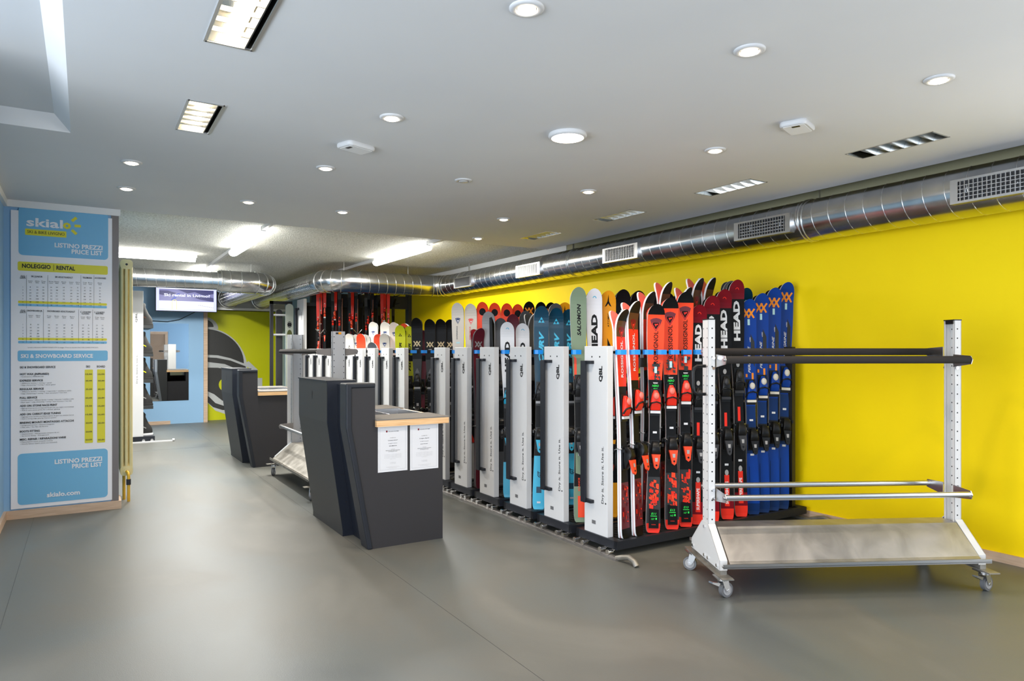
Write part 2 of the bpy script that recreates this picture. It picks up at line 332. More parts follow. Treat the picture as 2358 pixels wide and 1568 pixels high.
    svc = [('HOT WAX (INFRARED)', 863.5, 113, 'Sciolinatura a INFRAROSSI', '', '15,00', '15,00'),
           ('EXPRESS SERVICE', 878.5, 99, 'Affilatura lamine + tuning + paraf', 'Edge sharpening + tuning + stone grind', '25,00', '25,00'),
           ('REGULAR SERVICE', 898, 101, 'Affilatura lamine + tuning + impronta + sciolina a caldo', 'Edge sharpening + tuning + base structure + hot wax', '35,00', '35,00'),
           ('FULL SERVICE', 918, 86, 'Rettifica soletta + affilatura lamine + tuning + impronta + sciolina a caldo', 'Base repair + edge sharpening + tuning + base structure + hot wax', '50,00', '50,00'),
           ('ADD ON: STONE RACE PRINT', 936.5, 132, 'Aggiungi al tuo service un impronta da gara, per una miglior scorrevolezza', 'Add a race stone print for a better gliding', '15,00', '15,00'),
           ('ADD ON: CARROT EDGE TUNING', 956, 140, 'Aggiungi al tuo service una finitura lamina da gara con sistema Carrot', 'Add a racing edge grip by Carrot system', '15,00', '15,00'),
           ('BINDING MOUNT/ MONTAGGIO ATTACCHI', 975.5, 170, 'Integrated system / Sistema integrato', 'Flat skis / Sci flat da forare', '20,00', '20,00'),
           ('BOOTS FITTING', 995.5, 92, 'Adattamento - Allargamento scarponi da sci', 'Ski boots fitting - Enlargement', '20,00', ''),
           ('MISC. REPAIR / RIPARAZIONI VARIE', 1014, 152, 'Manodopera oraria (ricambi esclusi)', 'Hourly labour (spare parts not included)', '50,00', '50,00')]
    for s, v, ue, l1, l2, p1, p2 in svc:
        tx(mb, s, 46, v, .015, wl(46, ue), bold=.03)
        tx(mb, '• '+l1, 47, v+5, .0085, min(wl(47, 170), len(l1)*.0062), bold=0)
        if l2: tx(mb, '• '+l2, 47, v+9.5, .0085, min(wl(47, 165), len(l2)*.0062), bold=0)
        tx(mb, p1, 204.5, v-.5, .012, .046, 'C', .01)
        if p2: tx(mb, p2, 233, v-.5, .012, .046, 'C', .01)
    mb.build('small_print', 'ink', t)['label'] = 'black small print and price tables'
price_list()

# ------------------------------------------------------------------ ventilation ducts
def arc_path(pts, r, n=5):
    out = [Vector(pts[0])]
    for a, b, c in zip(pts, pts[1:], pts[2:]):
        a, b, c = Vector(a), Vector(b), Vector(c); d0 = (a-b).normalized(); d1 = (c-b).normalized()
        p0, p1 = b+d0*r, b+d1*r
        for k in range(n+1):
            t = k/n; out.append(p0*(1-t)**2+b*2*t*(1-t)+p1*t*t)
    out.append(Vector(pts[-1])); return out
def helix(mb, p0, p1, r, pitch, n=18, rr=.0035):
    p0, p1 = Vector(p0), Vector(p1); L = (p1-p0).length; z = (p1-p0).normalized(); x = Vector((0, 0, 1)); y = z.cross(x)
    N = int(L/pitch*n)
    mb.tube([p0+z*L*i/N+(x*math.cos(2*PI*i/n)+y*math.sin(2*PI*i/n))*r for i in range(N+1)], rr, 4)
def ring(mb, p, ax, r, rr=.006, n=28):
    p, ax = Vector(p), Vector(ax).normalized(); x = ax.orthogonal().normalized(); y = ax.cross(x)
    mb.tube([p+(x*math.cos(2*PI*i/n)+y*math.sin(2*PI*i/n))*r for i in range(n+1)], rr, 5, caps=False)
RD, XD, ZD = .159, 4.80, 2.36
dt = thing('ventilation_duct', 'long galvanised spiral duct under the ceiling along the yellow wall', 'duct', (XD, 1.0, ZD))
o0 = Vector((XD, 1.0, ZD)); P = lambda x, y, z=ZD: Vector((x, y, z))-o0
path = arc_path([P(XD, 1.0), P(XD, 9.85), P(2.95, 9.85), P(2.95, 14.24)], .32)
MB().tube(path, RD, 32).build('duct_tube', 'galv', dt)
mb = MB(); helix(mb, P(XD, 1.0), P(XD, 9.5), RD, .135); helix(mb, P(4.45, 9.85), P(3.3, 9.85), RD, .135); helix(mb, P(2.95, 10.2), P(2.95, 14.2), RD, .075, rr=.004)
for q in path[2:6]+path[8:12]:
    i = path.index(q); ring(mb, q, path[i+1]-path[i-1], RD+.001)
for y in (3.35, 6.35, 9.1): ring(mb, P(XD, y), (0, 1, 0), RD+.002, .005); ring(mb, P(XD, y+.03), (0, 1, 0), RD+.002, .005)
ring(mb, P(2.95, 14.18), (0, 1, 0), RD+.02, .02)
mb.build('duct_seam', 'seam', dt)
mb = MB()
for y in (3.3, 6.45, 9.0): mb.box(tuple(P(XD-.012, y, ZD+RD-.01)), tuple(P(XD+.012, y+.002, ZU)))
for x in (3.2, 4.2): mb.cyl(P(x, 9.85, ZD+RD-.01), P(x, 9.85, ZU), .003, 6)
mb.build('hanger_strap', 'steel', dt)
for k, y in enumerate((2.0, 3.70, 5.43, 7.15, 8.87)):
    c = P(XD-RD-.012, y, ZD-.02)
    g = MB().box((c.x-.012, c.y-.27, c.z-.075), (c.x+.05, c.y+.27, c.z-.060)).box((c.x-.012, c.y-.27, c.z+.060), (c.x+.05, c.y+.27, c.z+.075))
    g.box((c.x-.012, c.y-.27, c.z-.06), (c.x+.05, c.y-.225, c.z+.06)).box((c.x-.012, c.y+.225, c.z-.06), (c.x+.05, c.y+.27, c.z+.06))
    g.box((c.x+.012, c.y-.225, c.z-.06), (c.x+.045, c.y+.225, c.z+.06), 1)
    gr = g.build('grille', ['steel', 'black_metal'], dt)
    s = MB()
    for i in range(18): yy = c.y-.213+i*.025; s.box((c.x-.010, yy-.0028, c.z-.06), (c.x+.010, yy+.0028, c.z+.06))
    for i in range(4): zz = c.z-.036+i*.024; s.box((c.x+.002, c.y-.225, zz-.002), (c.x+.008, c.y+.225, zz+.002))
    s.build('slat', 'steel', gr)
d2 = thing('ventilation_duct', 'galvanised duct running across the rear room above the screen', 'duct', (-2.2, 10.8, ZD))
o0 = Vector((-2.2, 10.8, ZD))
p2 = arc_path([P(-2.2, 10.8), P(2.35, 10.8), P(2.35, 14.24)], .30)
rr = [.125, .155]+[.155]*(len(p2)-2)
pp = [p2[0], P(1.62, 10.8), P(1.66, 10.8)]+p2[1:]
MB().tube(pp, [.128, .128, .16]+[.16]*(len(p2)-1), 32).build('duct_tube', 'galv', d2)
mb = MB(); helix(mb, P(-2.2, 10.8), P(1.6, 10.8), .128, .12); helix(mb, P(2.35, 11.2), P(2.35, 14.2), .16, .075, rr=.004)
for x in (1.63, 1.68, 1.8, 1.95): ring(mb, P(x, 10.8), (1, 0, 0), .163 if x > 1.65 else .14)
for i in (4, 5, 6, 7): ring(mb, pp[i], pp[min(i+1, len(pp)-1)]-pp[i-1], .162)
ring(mb, P(2.35, 14.18), (0, 1, 0), .18, .02)
mb.build('duct_seam', 'seam', d2)
mb = MB()
for x in (1.75, 2.1): mb.cyl(P(x, 10.8, ZD+.15), P(x, 10.8, ZU), .003, 6)
mb.build('hanger_strap', 'steel', d2)

# ------------------------------------------------------------------ ceiling fittings
def at_ceil(u, v, z=ZC):
    d = (z-HC)*FPX/(HZ-v); dx, dy = cdir(u); return d*dx, d*dy
def downlight_proto():
    t = thing('downlight', '', 'ceiling light', (0, 0, ZC))
    mb = MB(); N = 32
    prof = [(.062, 0), (.062, -.004), (.055, -.009), (.040, -.010), (.036, -.004)]
    rings = [[(r*math.cos(2*PI*k/N), r*math.sin(2*PI*k/N), z) for k in range(N)] for r, z in prof]
    mb.loft(rings, 0, caps=False); mb.build('trim_ring', 'white_metal', t)
    MB().cyl((0, 0, -.003), (0, 0, -.0055), .036, 24).build('gimbal', 'graphite', t)
    rings = [[(r*math.cos(2*PI*k/N), r*math.sin(2*PI*k/N), z) for k in range(N)] for r, z in ((.033, -.005), (.033, -.012), (.026, -.015), (.015, -.016), (.002, -.017))]
    MB().loft(rings, 0).build('lamp_bulb', 'lamp_warm', t)
    return t
def spot(parent, power, size=2.2, col=(1, .84, .66), z=-.03):
    l = bpy.data.lights.new('lamp_light', 'SPOT'); l.energy = power; l.spot_size = size; l.spot_blend = .7; l.color = col; l.shadow_soft_size = .04
    o = bpy.data.objects.new('lamp_light', l); C.objects.link(o); o.parent = parent; o.location = (0, 0, z)
DL = [(1213, 18, 'round recessed spotlight at the top centre of the ceiling'), (1726, 115, 'round spotlight upper right, between the top one and the far right one'),
      (2162, 182, 'round spotlight furthest right in the ceiling, above the long duct'), (1647, 345, 'round spotlight left of the front mirrored vent, below the right access point'),
      (1355, 440, 'small round spotlight below the big round ceiling lamp'), (1160, 504, 'small bright spotlight left of the third mirrored vent'),
      (1101, 548, 'smallest bright spotlight at the end of the lowered ceiling'), (902, 270, 'round spotlight just above the left white access point'),
      (750, 386, 'round spotlight below left of the left access point'), (303, 373, 'upper of the two spotlights above the price list column'),
      (291, 433, 'lower of the two spotlights above the price list column'), (572, 464, 'small spotlight above the left rear fluorescent lamp'),
      (789, 487, 'small dim spotlight centred over the dark check-in desks')]
dl0 = downlight_proto()
for i, (u, v, lab) in enumerate(DL):
    o = dl0 if i == 0 else copy_tree(dl0)
    x, y = at_ceil(u, v); o.location = (x, y, ZC); o['label'] = lab; o['group'] = 'round recessed ceiling spotlights'
for o in [o for o in C.objects if o.name.startswith('downlight')]: spot(o, 24)
x, y = at_ceil(1067, 415)
o = copy_tree(dl0); o.location = (x, y, ZC); o['label'] = 'round spotlight that is switched off, between lit spots'; o['group'] = 'round recessed ceiling spotlights'
for ch in list(o.children):
    if ch.type == 'LIGHT': bpy.data.objects.remove(ch)
    elif ch.name.startswith('lamp_bulb'): ch.data = ch.data.copy(); ch.data.materials[0] = M('lamp_off')
x, y = at_ceil(1307, 309)
t = thing('round_ceiling_lamp', 'large round flush ceiling lamp glowing warm white', 'ceiling light', (x, y, ZC))
N = 40; R_ = lambda r, z: [(r*math.cos(2*PI*k/N), r*math.sin(2*PI*k/N), z) for k in range(N)]
MB().loft([R_(.105, 0), R_(.108, -.012), R_(.102, -.022), R_(.090, -.024)], caps=False).build('lamp_rim', 'white_metal', t)
MB().loft([R_(.091, -.01), R_(.091, -.023), R_(.06, -.027), R_(.01, -.028)]).build('diffuser', 'lamp_big', t)
spot(t, 45, 2.6, (1, .88, .74), -.05)
def access_point(u, v, lab, rz):
    x, y = at_ceil(u, v); t = thing('access_point', lab, 'wifi access point', (x, y, ZC), rz, 'white access points on the ceiling')
    MB().loft([[(a, b, z) for a, b in rrect(-.10*k, -.07*k, .10*k, .07*k, .03)] for k, z in ((.96, 0), (1, -.006), (1, -.018), (.93, -.026))]).build('housing', 'white_metal', t)
    m_ = MB().prism(rrect(-.082, -.055, .082, .055, .012), lambda a, b: (a, b, -.0262), lambda a, b: (a, b, -.028)); m_.build('cover', 'white_paint', t)
    MB().box((-.07, -.03, -.0295), (-.05, .01, -.0279)).build('socket', 'black_plastic', t)
access_point(820, 335, 'white square access point on the ceiling, left of centre', .35)
access_point(1836, 287, 'white square access point on the ceiling, upper right', .35)
for k, (x0, y0, x1, y1) in enumerate(TR):
    t = thing('louvre_light', ('long lit louvre ceiling light cut by the top edge', 'short lit louvre ceiling light above the price list')[k], 'ceiling light', (x0, y0, ZC), 0, 'lit louvre ceiling lights')
    w, h_ = x1-x0, y1-y0
    m_ = MB()
    for a, b in (((0, 0, 0), (.008, h_, .09)), ((w-.008, 0, 0), (w, h_, .09)), ((0, 0, 0), (w, .008, .09)), ((0, h_-.008, 0), (w, h_, .09)), ((0, 0, .088), (w, h_, .09))): m_.box(a, b)
    m_.build('housing', 'louvre', t)
    m_ = MB()
    for a, b in (((-.006, -.006, -.004), (.006, h_+.006, 0)), ((w-.006, -.006, -.004), (w+.006, h_+.006, 0)), ((0, -.006, -.004), (w, .006, 0)), ((0, h_-.006, -.004), (w, h_+.006, 0))): m_.box(a, b)
    m_.build('rim', 'steel', t)
    n = max(5, round(h_/.09)); m_ = MB()
    for i in range(1, n): yy = h_*i/n; m_.prism([(yy-.002, .004), (yy+.002, .004), (yy+.004, .022), (yy-.004, .022)], lambda a, b: (.01, a, b), lambda a, b: (w-.03, a, b))
    m_.prism([(w-.03, .0), (w-.025, .0), (w-.008, .06), (w-.03, .06)], lambda a, b: (a, .01, b), lambda a, b: (a, h_-.01, b), 1)
    m_.build('louvre', ['louvre', 'graphite'], t)
    MB().cyl((w*.66, .02, .055), (w*.66, h_-.02, .055), .019, 14).build('fluorescent_tube', 'troffer_glow', t)
for k, (x0, y0, x1, y1) in enumerate(VT):
    t = thing('mirror_louvre', ('mirrored louvre vent in the ceiling nearest the camera at right', 'second mirrored louvre vent from the camera', 'third mirrored louvre vent from the camera', 'farthest small mirrored louvre vent near the rear ceiling edge')[k], 'ceiling light', (x0, y0, ZC), 0, 'unlit mirrored louvres beside the duct')
    w, h_ = x1-x0, y1-y0; m_ = MB()
    for a, b in (((0, 0, 0), (.004, h_, .1)), ((w-.004, 0, 0), (w, h_, .1)), ((0, 0, 0), (w, .004, .1)), ((0, h_-.004, 0), (w, h_, .1)), ((0, 0, .098), (w, h_, .1))): m_.box(a, b)
    m_.build('housing', 'mirror', t)
    m_ = MB()
    for a, b in (((-.005, -.005, -.003), (.004, h_+.005, 0)), ((w-.004, -.005, -.003), (w+.005, h_+.005, 0)), ((0, -.005, -.003), (w, .004, 0)), ((0, h_-.004, -.003), (w, h_+.005, 0))): m_.box(a, b)
    m_.build('rim', 'louvre', t)
    m_ = MB()
    for i in range(1, 6):
        yy = h_*i/6; m_.prism([(yy-.002, .0), (yy+.002, .0), (yy+.022, .06), (yy-.022, .06)], lambda a, b: (.005, a, b), lambda a, b: (w-.005, a, b))
    m_.build('blade', 'louvre_white', t)
def tube_lamp(p0, p1, lab):
    p0, p1 = Vector(p0), Vector(p1); d = p1-p0; L = d.length
    t = thing('fluorescent_lamp', lab, 'ceiling light', p0, math.atan2(d.y, d.x), 'fluorescent lamps in the rear room')
    prof = [(-.05, .03), (-.055, .005), (-.035, -.022), (0, -.032), (.035, -.022), (.055, .005), (.05, .03)]
    MB().prism(prof, lambda a, b: (0, a, b), lambda a, b: (L, a, b)).build('diffuser', 'tube_light', t)
    MB().box((-.02, -.025, .03), (L+.02, .025, ZU-p0.z)).build('batten', 'white_metal', t)
    l = bpy.data.lights.new('lamp_light', 'AREA'); l.shape = 'RECTANGLE'; l.size = L; l.size_y = .1; l.energy = 60; l.color = (1, .985, .93)
    o = bpy.data.objects.new('lamp_light', l); C.objects.link(o); o.parent = t; o.location = (L/2, 0, -.04)
tube_lamp((1.58, 7.5, 2.56), (1.58, 9.2, 2.56), 'fluorescent ceiling lamp in the rear room, above the duct elbow')
tube_lamp((3.45, 7.5, 2.56), (3.45, 9.2, 2.56), 'fluorescent ceiling lamp in the rear room nearest the yellow wall')
tube_lamp((1.58, 11.3, 2.56), (1.58, 12.7, 2.56), 'fluorescent ceiling lamp hidden behind the duct over the screen')
tube_lamp((.1, 10.05, 2.56), (1.25, 10.05, 2.56), 'fluorescent ceiling lamp glowing beside the column')
mb = MB().box((1.56, 6.9, 2.60), (1.60, 14, ZU)); tag(mb.build('cable_trunking', 'white_metal'), 'thin white cable trunking along the rear ceiling at left', 'cable trunking', 'white ceiling cable trunkings')
mb = MB().box((3.43, 6.9, 2.60), (3.47, 14, ZU)); tag(mb.build('cable_trunking', 'white_metal'), 'thin white cable trunking along the rear ceiling near the yellow wall', 'cable trunking', 'white ceiling cable trunkings')

# ------------------------------------------------------------------ reception desks
def desk():
    t = thing('reception_desk', 'dark slanted reception desk with plywood worktop and two certificates', 'desk')
    prof = lambda a, b: [(1.50, 1.12), (1.50, .835), (1.65, 0), (a, 0), (a, b)]
    slab = [(1.50, 1.125), (1.50, .835), (1.652, 0), (2.20, 0), (2.20, .83), (1.69, .83), (1.69, 1.125)]
    pr = lambda pl, y0, y1, m_, mi=0: m_.prism(pl, lambda a, b: (a, y0, b), lambda a, b: (a, y1, b), mi)
    m_ = MB(); pr(slab, 4.53, 4.56, m_); m_.build('side_panel', 'charcoal', t)
    m_ = MB(); pr([(1.485, 1.132), (1.485, .833), (1.636, 0), (1.672, 0), (1.525, .837), (1.525, 1.10), (1.69, 1.10), (1.69, 1.132)], 4.52, 4.66, m_); m_.build('edge_frame', 'anthracite', t, bevel=.008)
    m_ = MB(); pr([(1.56, 1.11), (1.56, .83), (1.68, 0), (1.69, 0), (1.69, 1.11)], 4.66, 4.95, m_); m_.build('recess_panel', 'navy_dark', t)
    m_ = MB(); pr([(1.485, 1.13), (1.485, .833), (1.60, .04), (1.60, 0), (1.70, 0), (1.70, 1.13)], 4.955, 5.72, m_, 1); pr([(1.478, 1.136), (1.478, 1.128), (1.705, 1.128), (1.705, 1.136)], 4.952, 5.724, m_, 0)
    pr([(1.487, 1.127), (1.487, .834), (1.602, .041), (1.602, .002), (1.69, .002), (1.69, 1.127)], 4.952, 4.956, m_, 2)
    f = m_.build('front_panel', ['anthracite', 'charcoal_face', 'navy_dark'], t)
    m_ = MB().prism([(5.33, .985), (5.36, .985), (5.36, 1.045), (5.33, 1.045), (5.33, 1.0), (5.345, .97)][:4]+[(5.33, 1.045)][:0], lambda a, b: (1.484, a, b), lambda a, b: (1.4835, a, b)); m_.build('emblem', 'ink', f)
    m_ = MB()
    for z in (1.07, .86, .65, .45, .25): x = 1.52 if z > .83 else 1.52+(.835-z)*.18; m_.cyl((x, 4.9505, z), (x, 4.948, z), .006, 8)
    m_.build('screw', 'black_metal', t)
    m_ = MB().box((1.705, 4.56, 0), (2.20, 5.70, .60)).box((2.12, 4.56, .6), (2.20, 5.7, .83)); m_.build('cabinet', 'charcoal', t)
    m_ = MB().box((1.69, 4.50, .832), (2.235, 4.86, .875)).box((1.69, 5.34, .832), (2.235, 5.72, .875)).box((2.19, 4.86, .832), (2.235, 5.34, .875)).box((1.69, 4.86, .832), (1.80, 5.34, .875)); m_.build('worktop', 'plywood', t)
    MB().box((1.69, 4.498, .875), (2.238, 4.86, .882)).build('counter_mat', 'felt', t); MB().box((1.69, 5.34, .875), (2.238, 5.72, .882)).build('counter_mat', 'felt', t)
    m_ = MB().box((1.80, 4.86, .74), (2.19, 5.34, .745)).box((1.80, 4.86, .745), (1.804, 5.34, .88)).box((2.186, 4.86, .745), (2.19, 5.34, .88)).box((1.80, 4.86, .745), (2.19, 4.864, .88)).box((1.80, 5.336, .745), (2.19, 5.34, .88)).box((1.97, 4.864, .745), (1.975, 5.336, .87))
    m_.build('drawer_tray', 'steel', t)
    return t
dk = desk()
dk2 = copy_tree(dk); dk2.location = (.02, 3.88, 0); dk2['label'] = 'dark slanted reception desk further back, before the lime mural'
dk['group'] = dk2['group'] = 'dark reception desks'
def certificate(u0, v0, u1, v1, lab, name, second):
    Y = 4.53; x0, z1 = py_(u0, v0, Y); x1, z0 = py_(u1, v1, Y); w, h_ = x1-x0, z1-z0
    t = thing('certificate', lab, 'paper', (x0, Y-.0005, z0), 0, 'certificates taped to the desk side')
    MB().box((0, -.0012, 0), (w, 0, h_)).build('sheet', 'paper', t)
    R, U = (1, 0, 0), (0, 0, 1); m_ = MB()
    e = .014
    for a, b, c, d_ in ((e, e, w-e, e+.001), (e, h_-e, w-e, h_-e+.001), (e, e, e+.001, h_-e), (w-e-.001, e, w-e, h_-e)): m_.box((a, -.0018, b), (c, -.0013, d_), 1)
    m_.box((w*.27, -.002, h_*.86), (w*.32, -.0013, h_*.90), 2)
    put_text(m_, 'TECNOS SYSTEMS', (w*.34, -.002, h_*.87), R, U, .0045, w*.36, 'L', 0, .02)
    rows = [(.73, 'si certifica che', .004, .2), (.67, name, .006, .34), (.61, 'ha seguito e superato', .004, .3), (.55, second, .006, .26), (.48, 'corso di', .004, .12), (.455, 'PREPARAZIONE E MANUTENZIONE', .004, .48), (.43, 'ATTREZZATURA', .004, .3)]
    for fz, s, hh, ww in rows: put_text(m_, s, (w*.5, -.002, h_*fz), R, U, hh, w*ww, 'C', 0, .01)
    for k in range(5): put_text(m_, 'per aver partecipato con profitto al programma formativo', (w*.5, -.002, h_*(.37-.025*k)), R, U, .003, w*(.58 if k < 4 else .2), 'C', 1)
    for fz, s, ww in ((.19, 'LA DIREZIONE', .2), (.17, 'il responsabile', .2), (.10, 'attestato rilasciato al termine del corso', .45), (.075, 'documento interno', .28)): put_text(m_, s, (w*.5, -.002, h_*fz), R, U, .0035, w*ww, 'C', 1)
    m_.build('print', ['ink', 'print_grey', 'dark_red'], t)
certificate(870, 982, 938, 1082, 'left white certificate taped to the side of the near desk', '"LIVIGNO SPORT"', 'SKIMAN')
certificate(944, 977, 1009, 1077, 'right white certificate taped to the side of the near desk', 'Livigno Sport', 'partner')

# ------------------------------------------------------------------ rolling racks
def caster(parent, x, y, ang, brake=False):
    c = MB().box((x-.045, y-.035, .112), (x+.045, y+.035, .118)).cyl((x, y, .095), (x, y, .112), .026, 16)
    dx, dy = math.cos(ang), math.sin(ang); off = Vector((dx, dy, 0))*.022; n = Vector((-dy, dx, 0))
    for s in (-1, 1):
        c.prism([(-.02, .10), (.022, .10), (.034, .045), (.012, .032), (-.006, .06)], lambda a, b: Vector((x, y, b))+Vector((dx, dy, 0))*a+n*(s*.019), lambda a, b: Vector((x, y, b))+Vector((dx, dy, 0))*a+n*(s*.0215))
    if brake: c.prism([(.03, .085), (.085, .10), (.088, .092), (.04, .07)], lambda a, b: Vector((x, y, b))-Vector((dx, dy, 0))*a+n*.015, lambda a, b: Vector((x, y, b))-Vector((dx, dy, 0))*a-n*.015)
    f = c.build('caster', 'steel', parent)
    w = Vector((x, y, .041))+off
    MB().cyl(w-n*.013, w+n*.013, .0405, 28, 0).cyl(w-n*.0155, w+n*.0155, .028, 24, 1).cyl(w-n*.024, w+n*.024, .008, 10, 2).build('wheel', ['mid_grey', 'light_grey', 'steel'], f)
def rolling_rack(label, loc, rz, upright='white_powder', brk='steel', uw=.045, half=.765, hnd=True, top=1.53, foot='dirty_galv', bz=(1.30, 1.345), caps=True, hgap=.055):
    t = thing('rolling_rack', label, 'rack', loc, rz)
    for s in (-1, 1):
        X = lambda a: s*(half-a)         # a measured inward from the end
        bx = lambda m_, a0, y0, z0, a1, y1, z1, mi=0: m_.box((min(X(a0), X(a1)), y0, z0), (max(X(a0), X(a1)), y1, z1), mi)
        m_ = MB(); bx(m_, 0, -uw, .13, .003, uw, top); bx(m_, 0, -uw, .13, .042, -uw+.003, top); bx(m_, 0, uw-.003, .13, .042, uw, top)
        bx(m_, .039, -uw, .13, .042, -uw+.013, top); bx(m_, .039, uw-.013, .13, .042, uw, top)
        z = .38
        while z < top-.03:
            for yy, y2 in ((-uw-.0006, -uw+.0001), (uw-.0001, uw+.0006)):
                m_.cyl((X(.024), yy, z), (X(.024), y2, z), .0045, 8, 1, smooth=False)
            for y_ in (-uw+.015, uw-.015):
                m_.cyl((X(.0031), y_, z), (X(.0036), y_, z), .0045, 8, 1, smooth=False); m_.cyl((X(-.0006), y_, z), (X(0), y_, z), .0045, 8, 1, smooth=False)
            z += hgap
        m_.build('upright', [upright, 'black_metal'], t)
        if caps: m_ = MB(); bx(m_, -.002, -.047, top, .044, .047, top+.006); bx(m_, .02, -.04, top-.02, .042, .04, top); m_.build('end_cap', 'black_plastic', t)
        G = [(-.05, .355), (.05, .355), (.235, .20), (.235, .145), (-.235, .145), (-.235, .20)]
        m_ = MB().prism(G, lambda a, b: (X(-.0035), a, b), lambda a, b: (X(-.0005), a, b))
        for k in (1, -1):
            q = [(k*.05, .355), (k*.235, .20), (k*.235, .145), (k*.232, .145), (k*.232, .198), (k*.048, .352)]
            m_.prism(q, lambda a, b: (X(-.0035), a, b), lambda a, b: (X(.04), a, b))
        m_.build('gusset', upright, t)
        m_ = MB()
        for y_, z_ in ((-.20, .165), (-.06, .165), (.0, .165), (.2, .165), (0, .33)): m_.cyl((X(-.003), y_, z_), (X(-.011), y_, z_), .010, 10)
        for zz in (bz[0]+.01, bz[0]-.05, .55, .50):
            for k in (-1, 1): m_.cyl((X(.03), k*.045, zz), (X(.03), k*.055, zz), .009, 10)
        m_.build('bolt', 'chrome', t)
        m_ = MB(); bx(m_, -.02, -.32, .118, .045, .32, .124); bx(m_, .0, -.24, .124, .035, .24, .146); m_.build('base_bar', foot, t)
        for yy, k in ((-.24, 1), (.24, 0)): caster(t, X(.012), yy, (.4 if k else 2.6), k == 1)
        for k, zb in ((-1, bz[0]), (1, bz[1]), (-1, .53), (1, .53)):
            q = [(k*.045, zb+.03), (k*.045, zb-.045), (k*.19, zb-.025), (k*.20, zb+.0), (k*.185, zb+.022)]
            m_ = MB().prism(q, lambda a, b: (X(.046), a, b), lambda a, b: (X(.050), a, b)); m_.cyl((X(.045), k*.178, zb), (X(.038), k*.178, zb), .009, 10)
            m_.build('bracket', brk, t)
    e = half-.05
    for k, zb in ((-1, bz[0]), (1, bz[1])): MB().cyl((-e, k*.178, zb), (e, k*.178, zb), .0215, 20).build('padded_rail', 'foam', t)['label'] = 'rail wrapped in black foam'
    for k in (-1, 1): MB().cyl((-e, k*.178, .53), (e, k*.178, .53), .0165, 20).build('steel_rail', 'steel', t)
    sh = [(-.262, .172), (-.262, .188), (-.245, .198), (-.065, .342), (.065, .342), (.245, .198), (.262, .188), (.262, .172), (.258, .172), (.258, .186), (.243, .194), (.063, .338), (-.063, .338), (-.243, .194), (-.258, .186), (-.258, .172)]
    E = half-.046
    m_ = MB().prism(sh, lambda a, b: (-E, a, b), lambda a, b: (E, a, b)); m_.build('sloped_tray', 'alu_sheet' if hnd else 'dirty_galv', t)
    m_ = MB()
    for k in (-1, 1): m_.box((-half, min(k*.262, k*.285), .172), (half, max(k*.262, k*.285), .178)); m_.box((-half, min(k*.28, k*.285), .168), (half, max(k*.28, k*.285), .192))
    m_.build('edge_rail', 'steel' if hnd else 'dirty_galv', t)
    if hnd:
        hx = -half-.006
        MB().tube([(hx, -.02, 1.262), (hx-.05, -.02, 1.262), (hx-.068, -.02, 1.25), (hx-.075, -.02, 1.225), (hx-.075, -.02, 1.14), (hx-.068, -.02, 1.112), (hx-.05, -.02, 1.10), (hx, -.02, 1.10)], .0095, 12).build('handle', 'black_plastic', t)
    return t
rolling_rack('white rolling ski rack with padded rails standing in front of the yellow wall', (3.755, 2.50, 0), math.radians(-27.6), hnd=True)
r2 = rolling_rack('grey rolling ski rack with worn tray between the two reception desks', (2.0, 7.06, 0), PI/2, 'grey_metal', 'bracket_grey', .06, half=.76, hnd=False, caps=False, bz=(1.345, 1.345))
MB().box((.762, -.095, .15), (.768, .095, 1.53)).build('back_plate', 'white_powder', r2)
m_ = MB().box((-.762, .005, 1.505), (-.7605, .03, 1.52), 0).box((-.762, -.022, 1.503), (-.7605, .005, 1.523), 1); m_.build('sticker', ['dark_grey', 'amber'], r2)

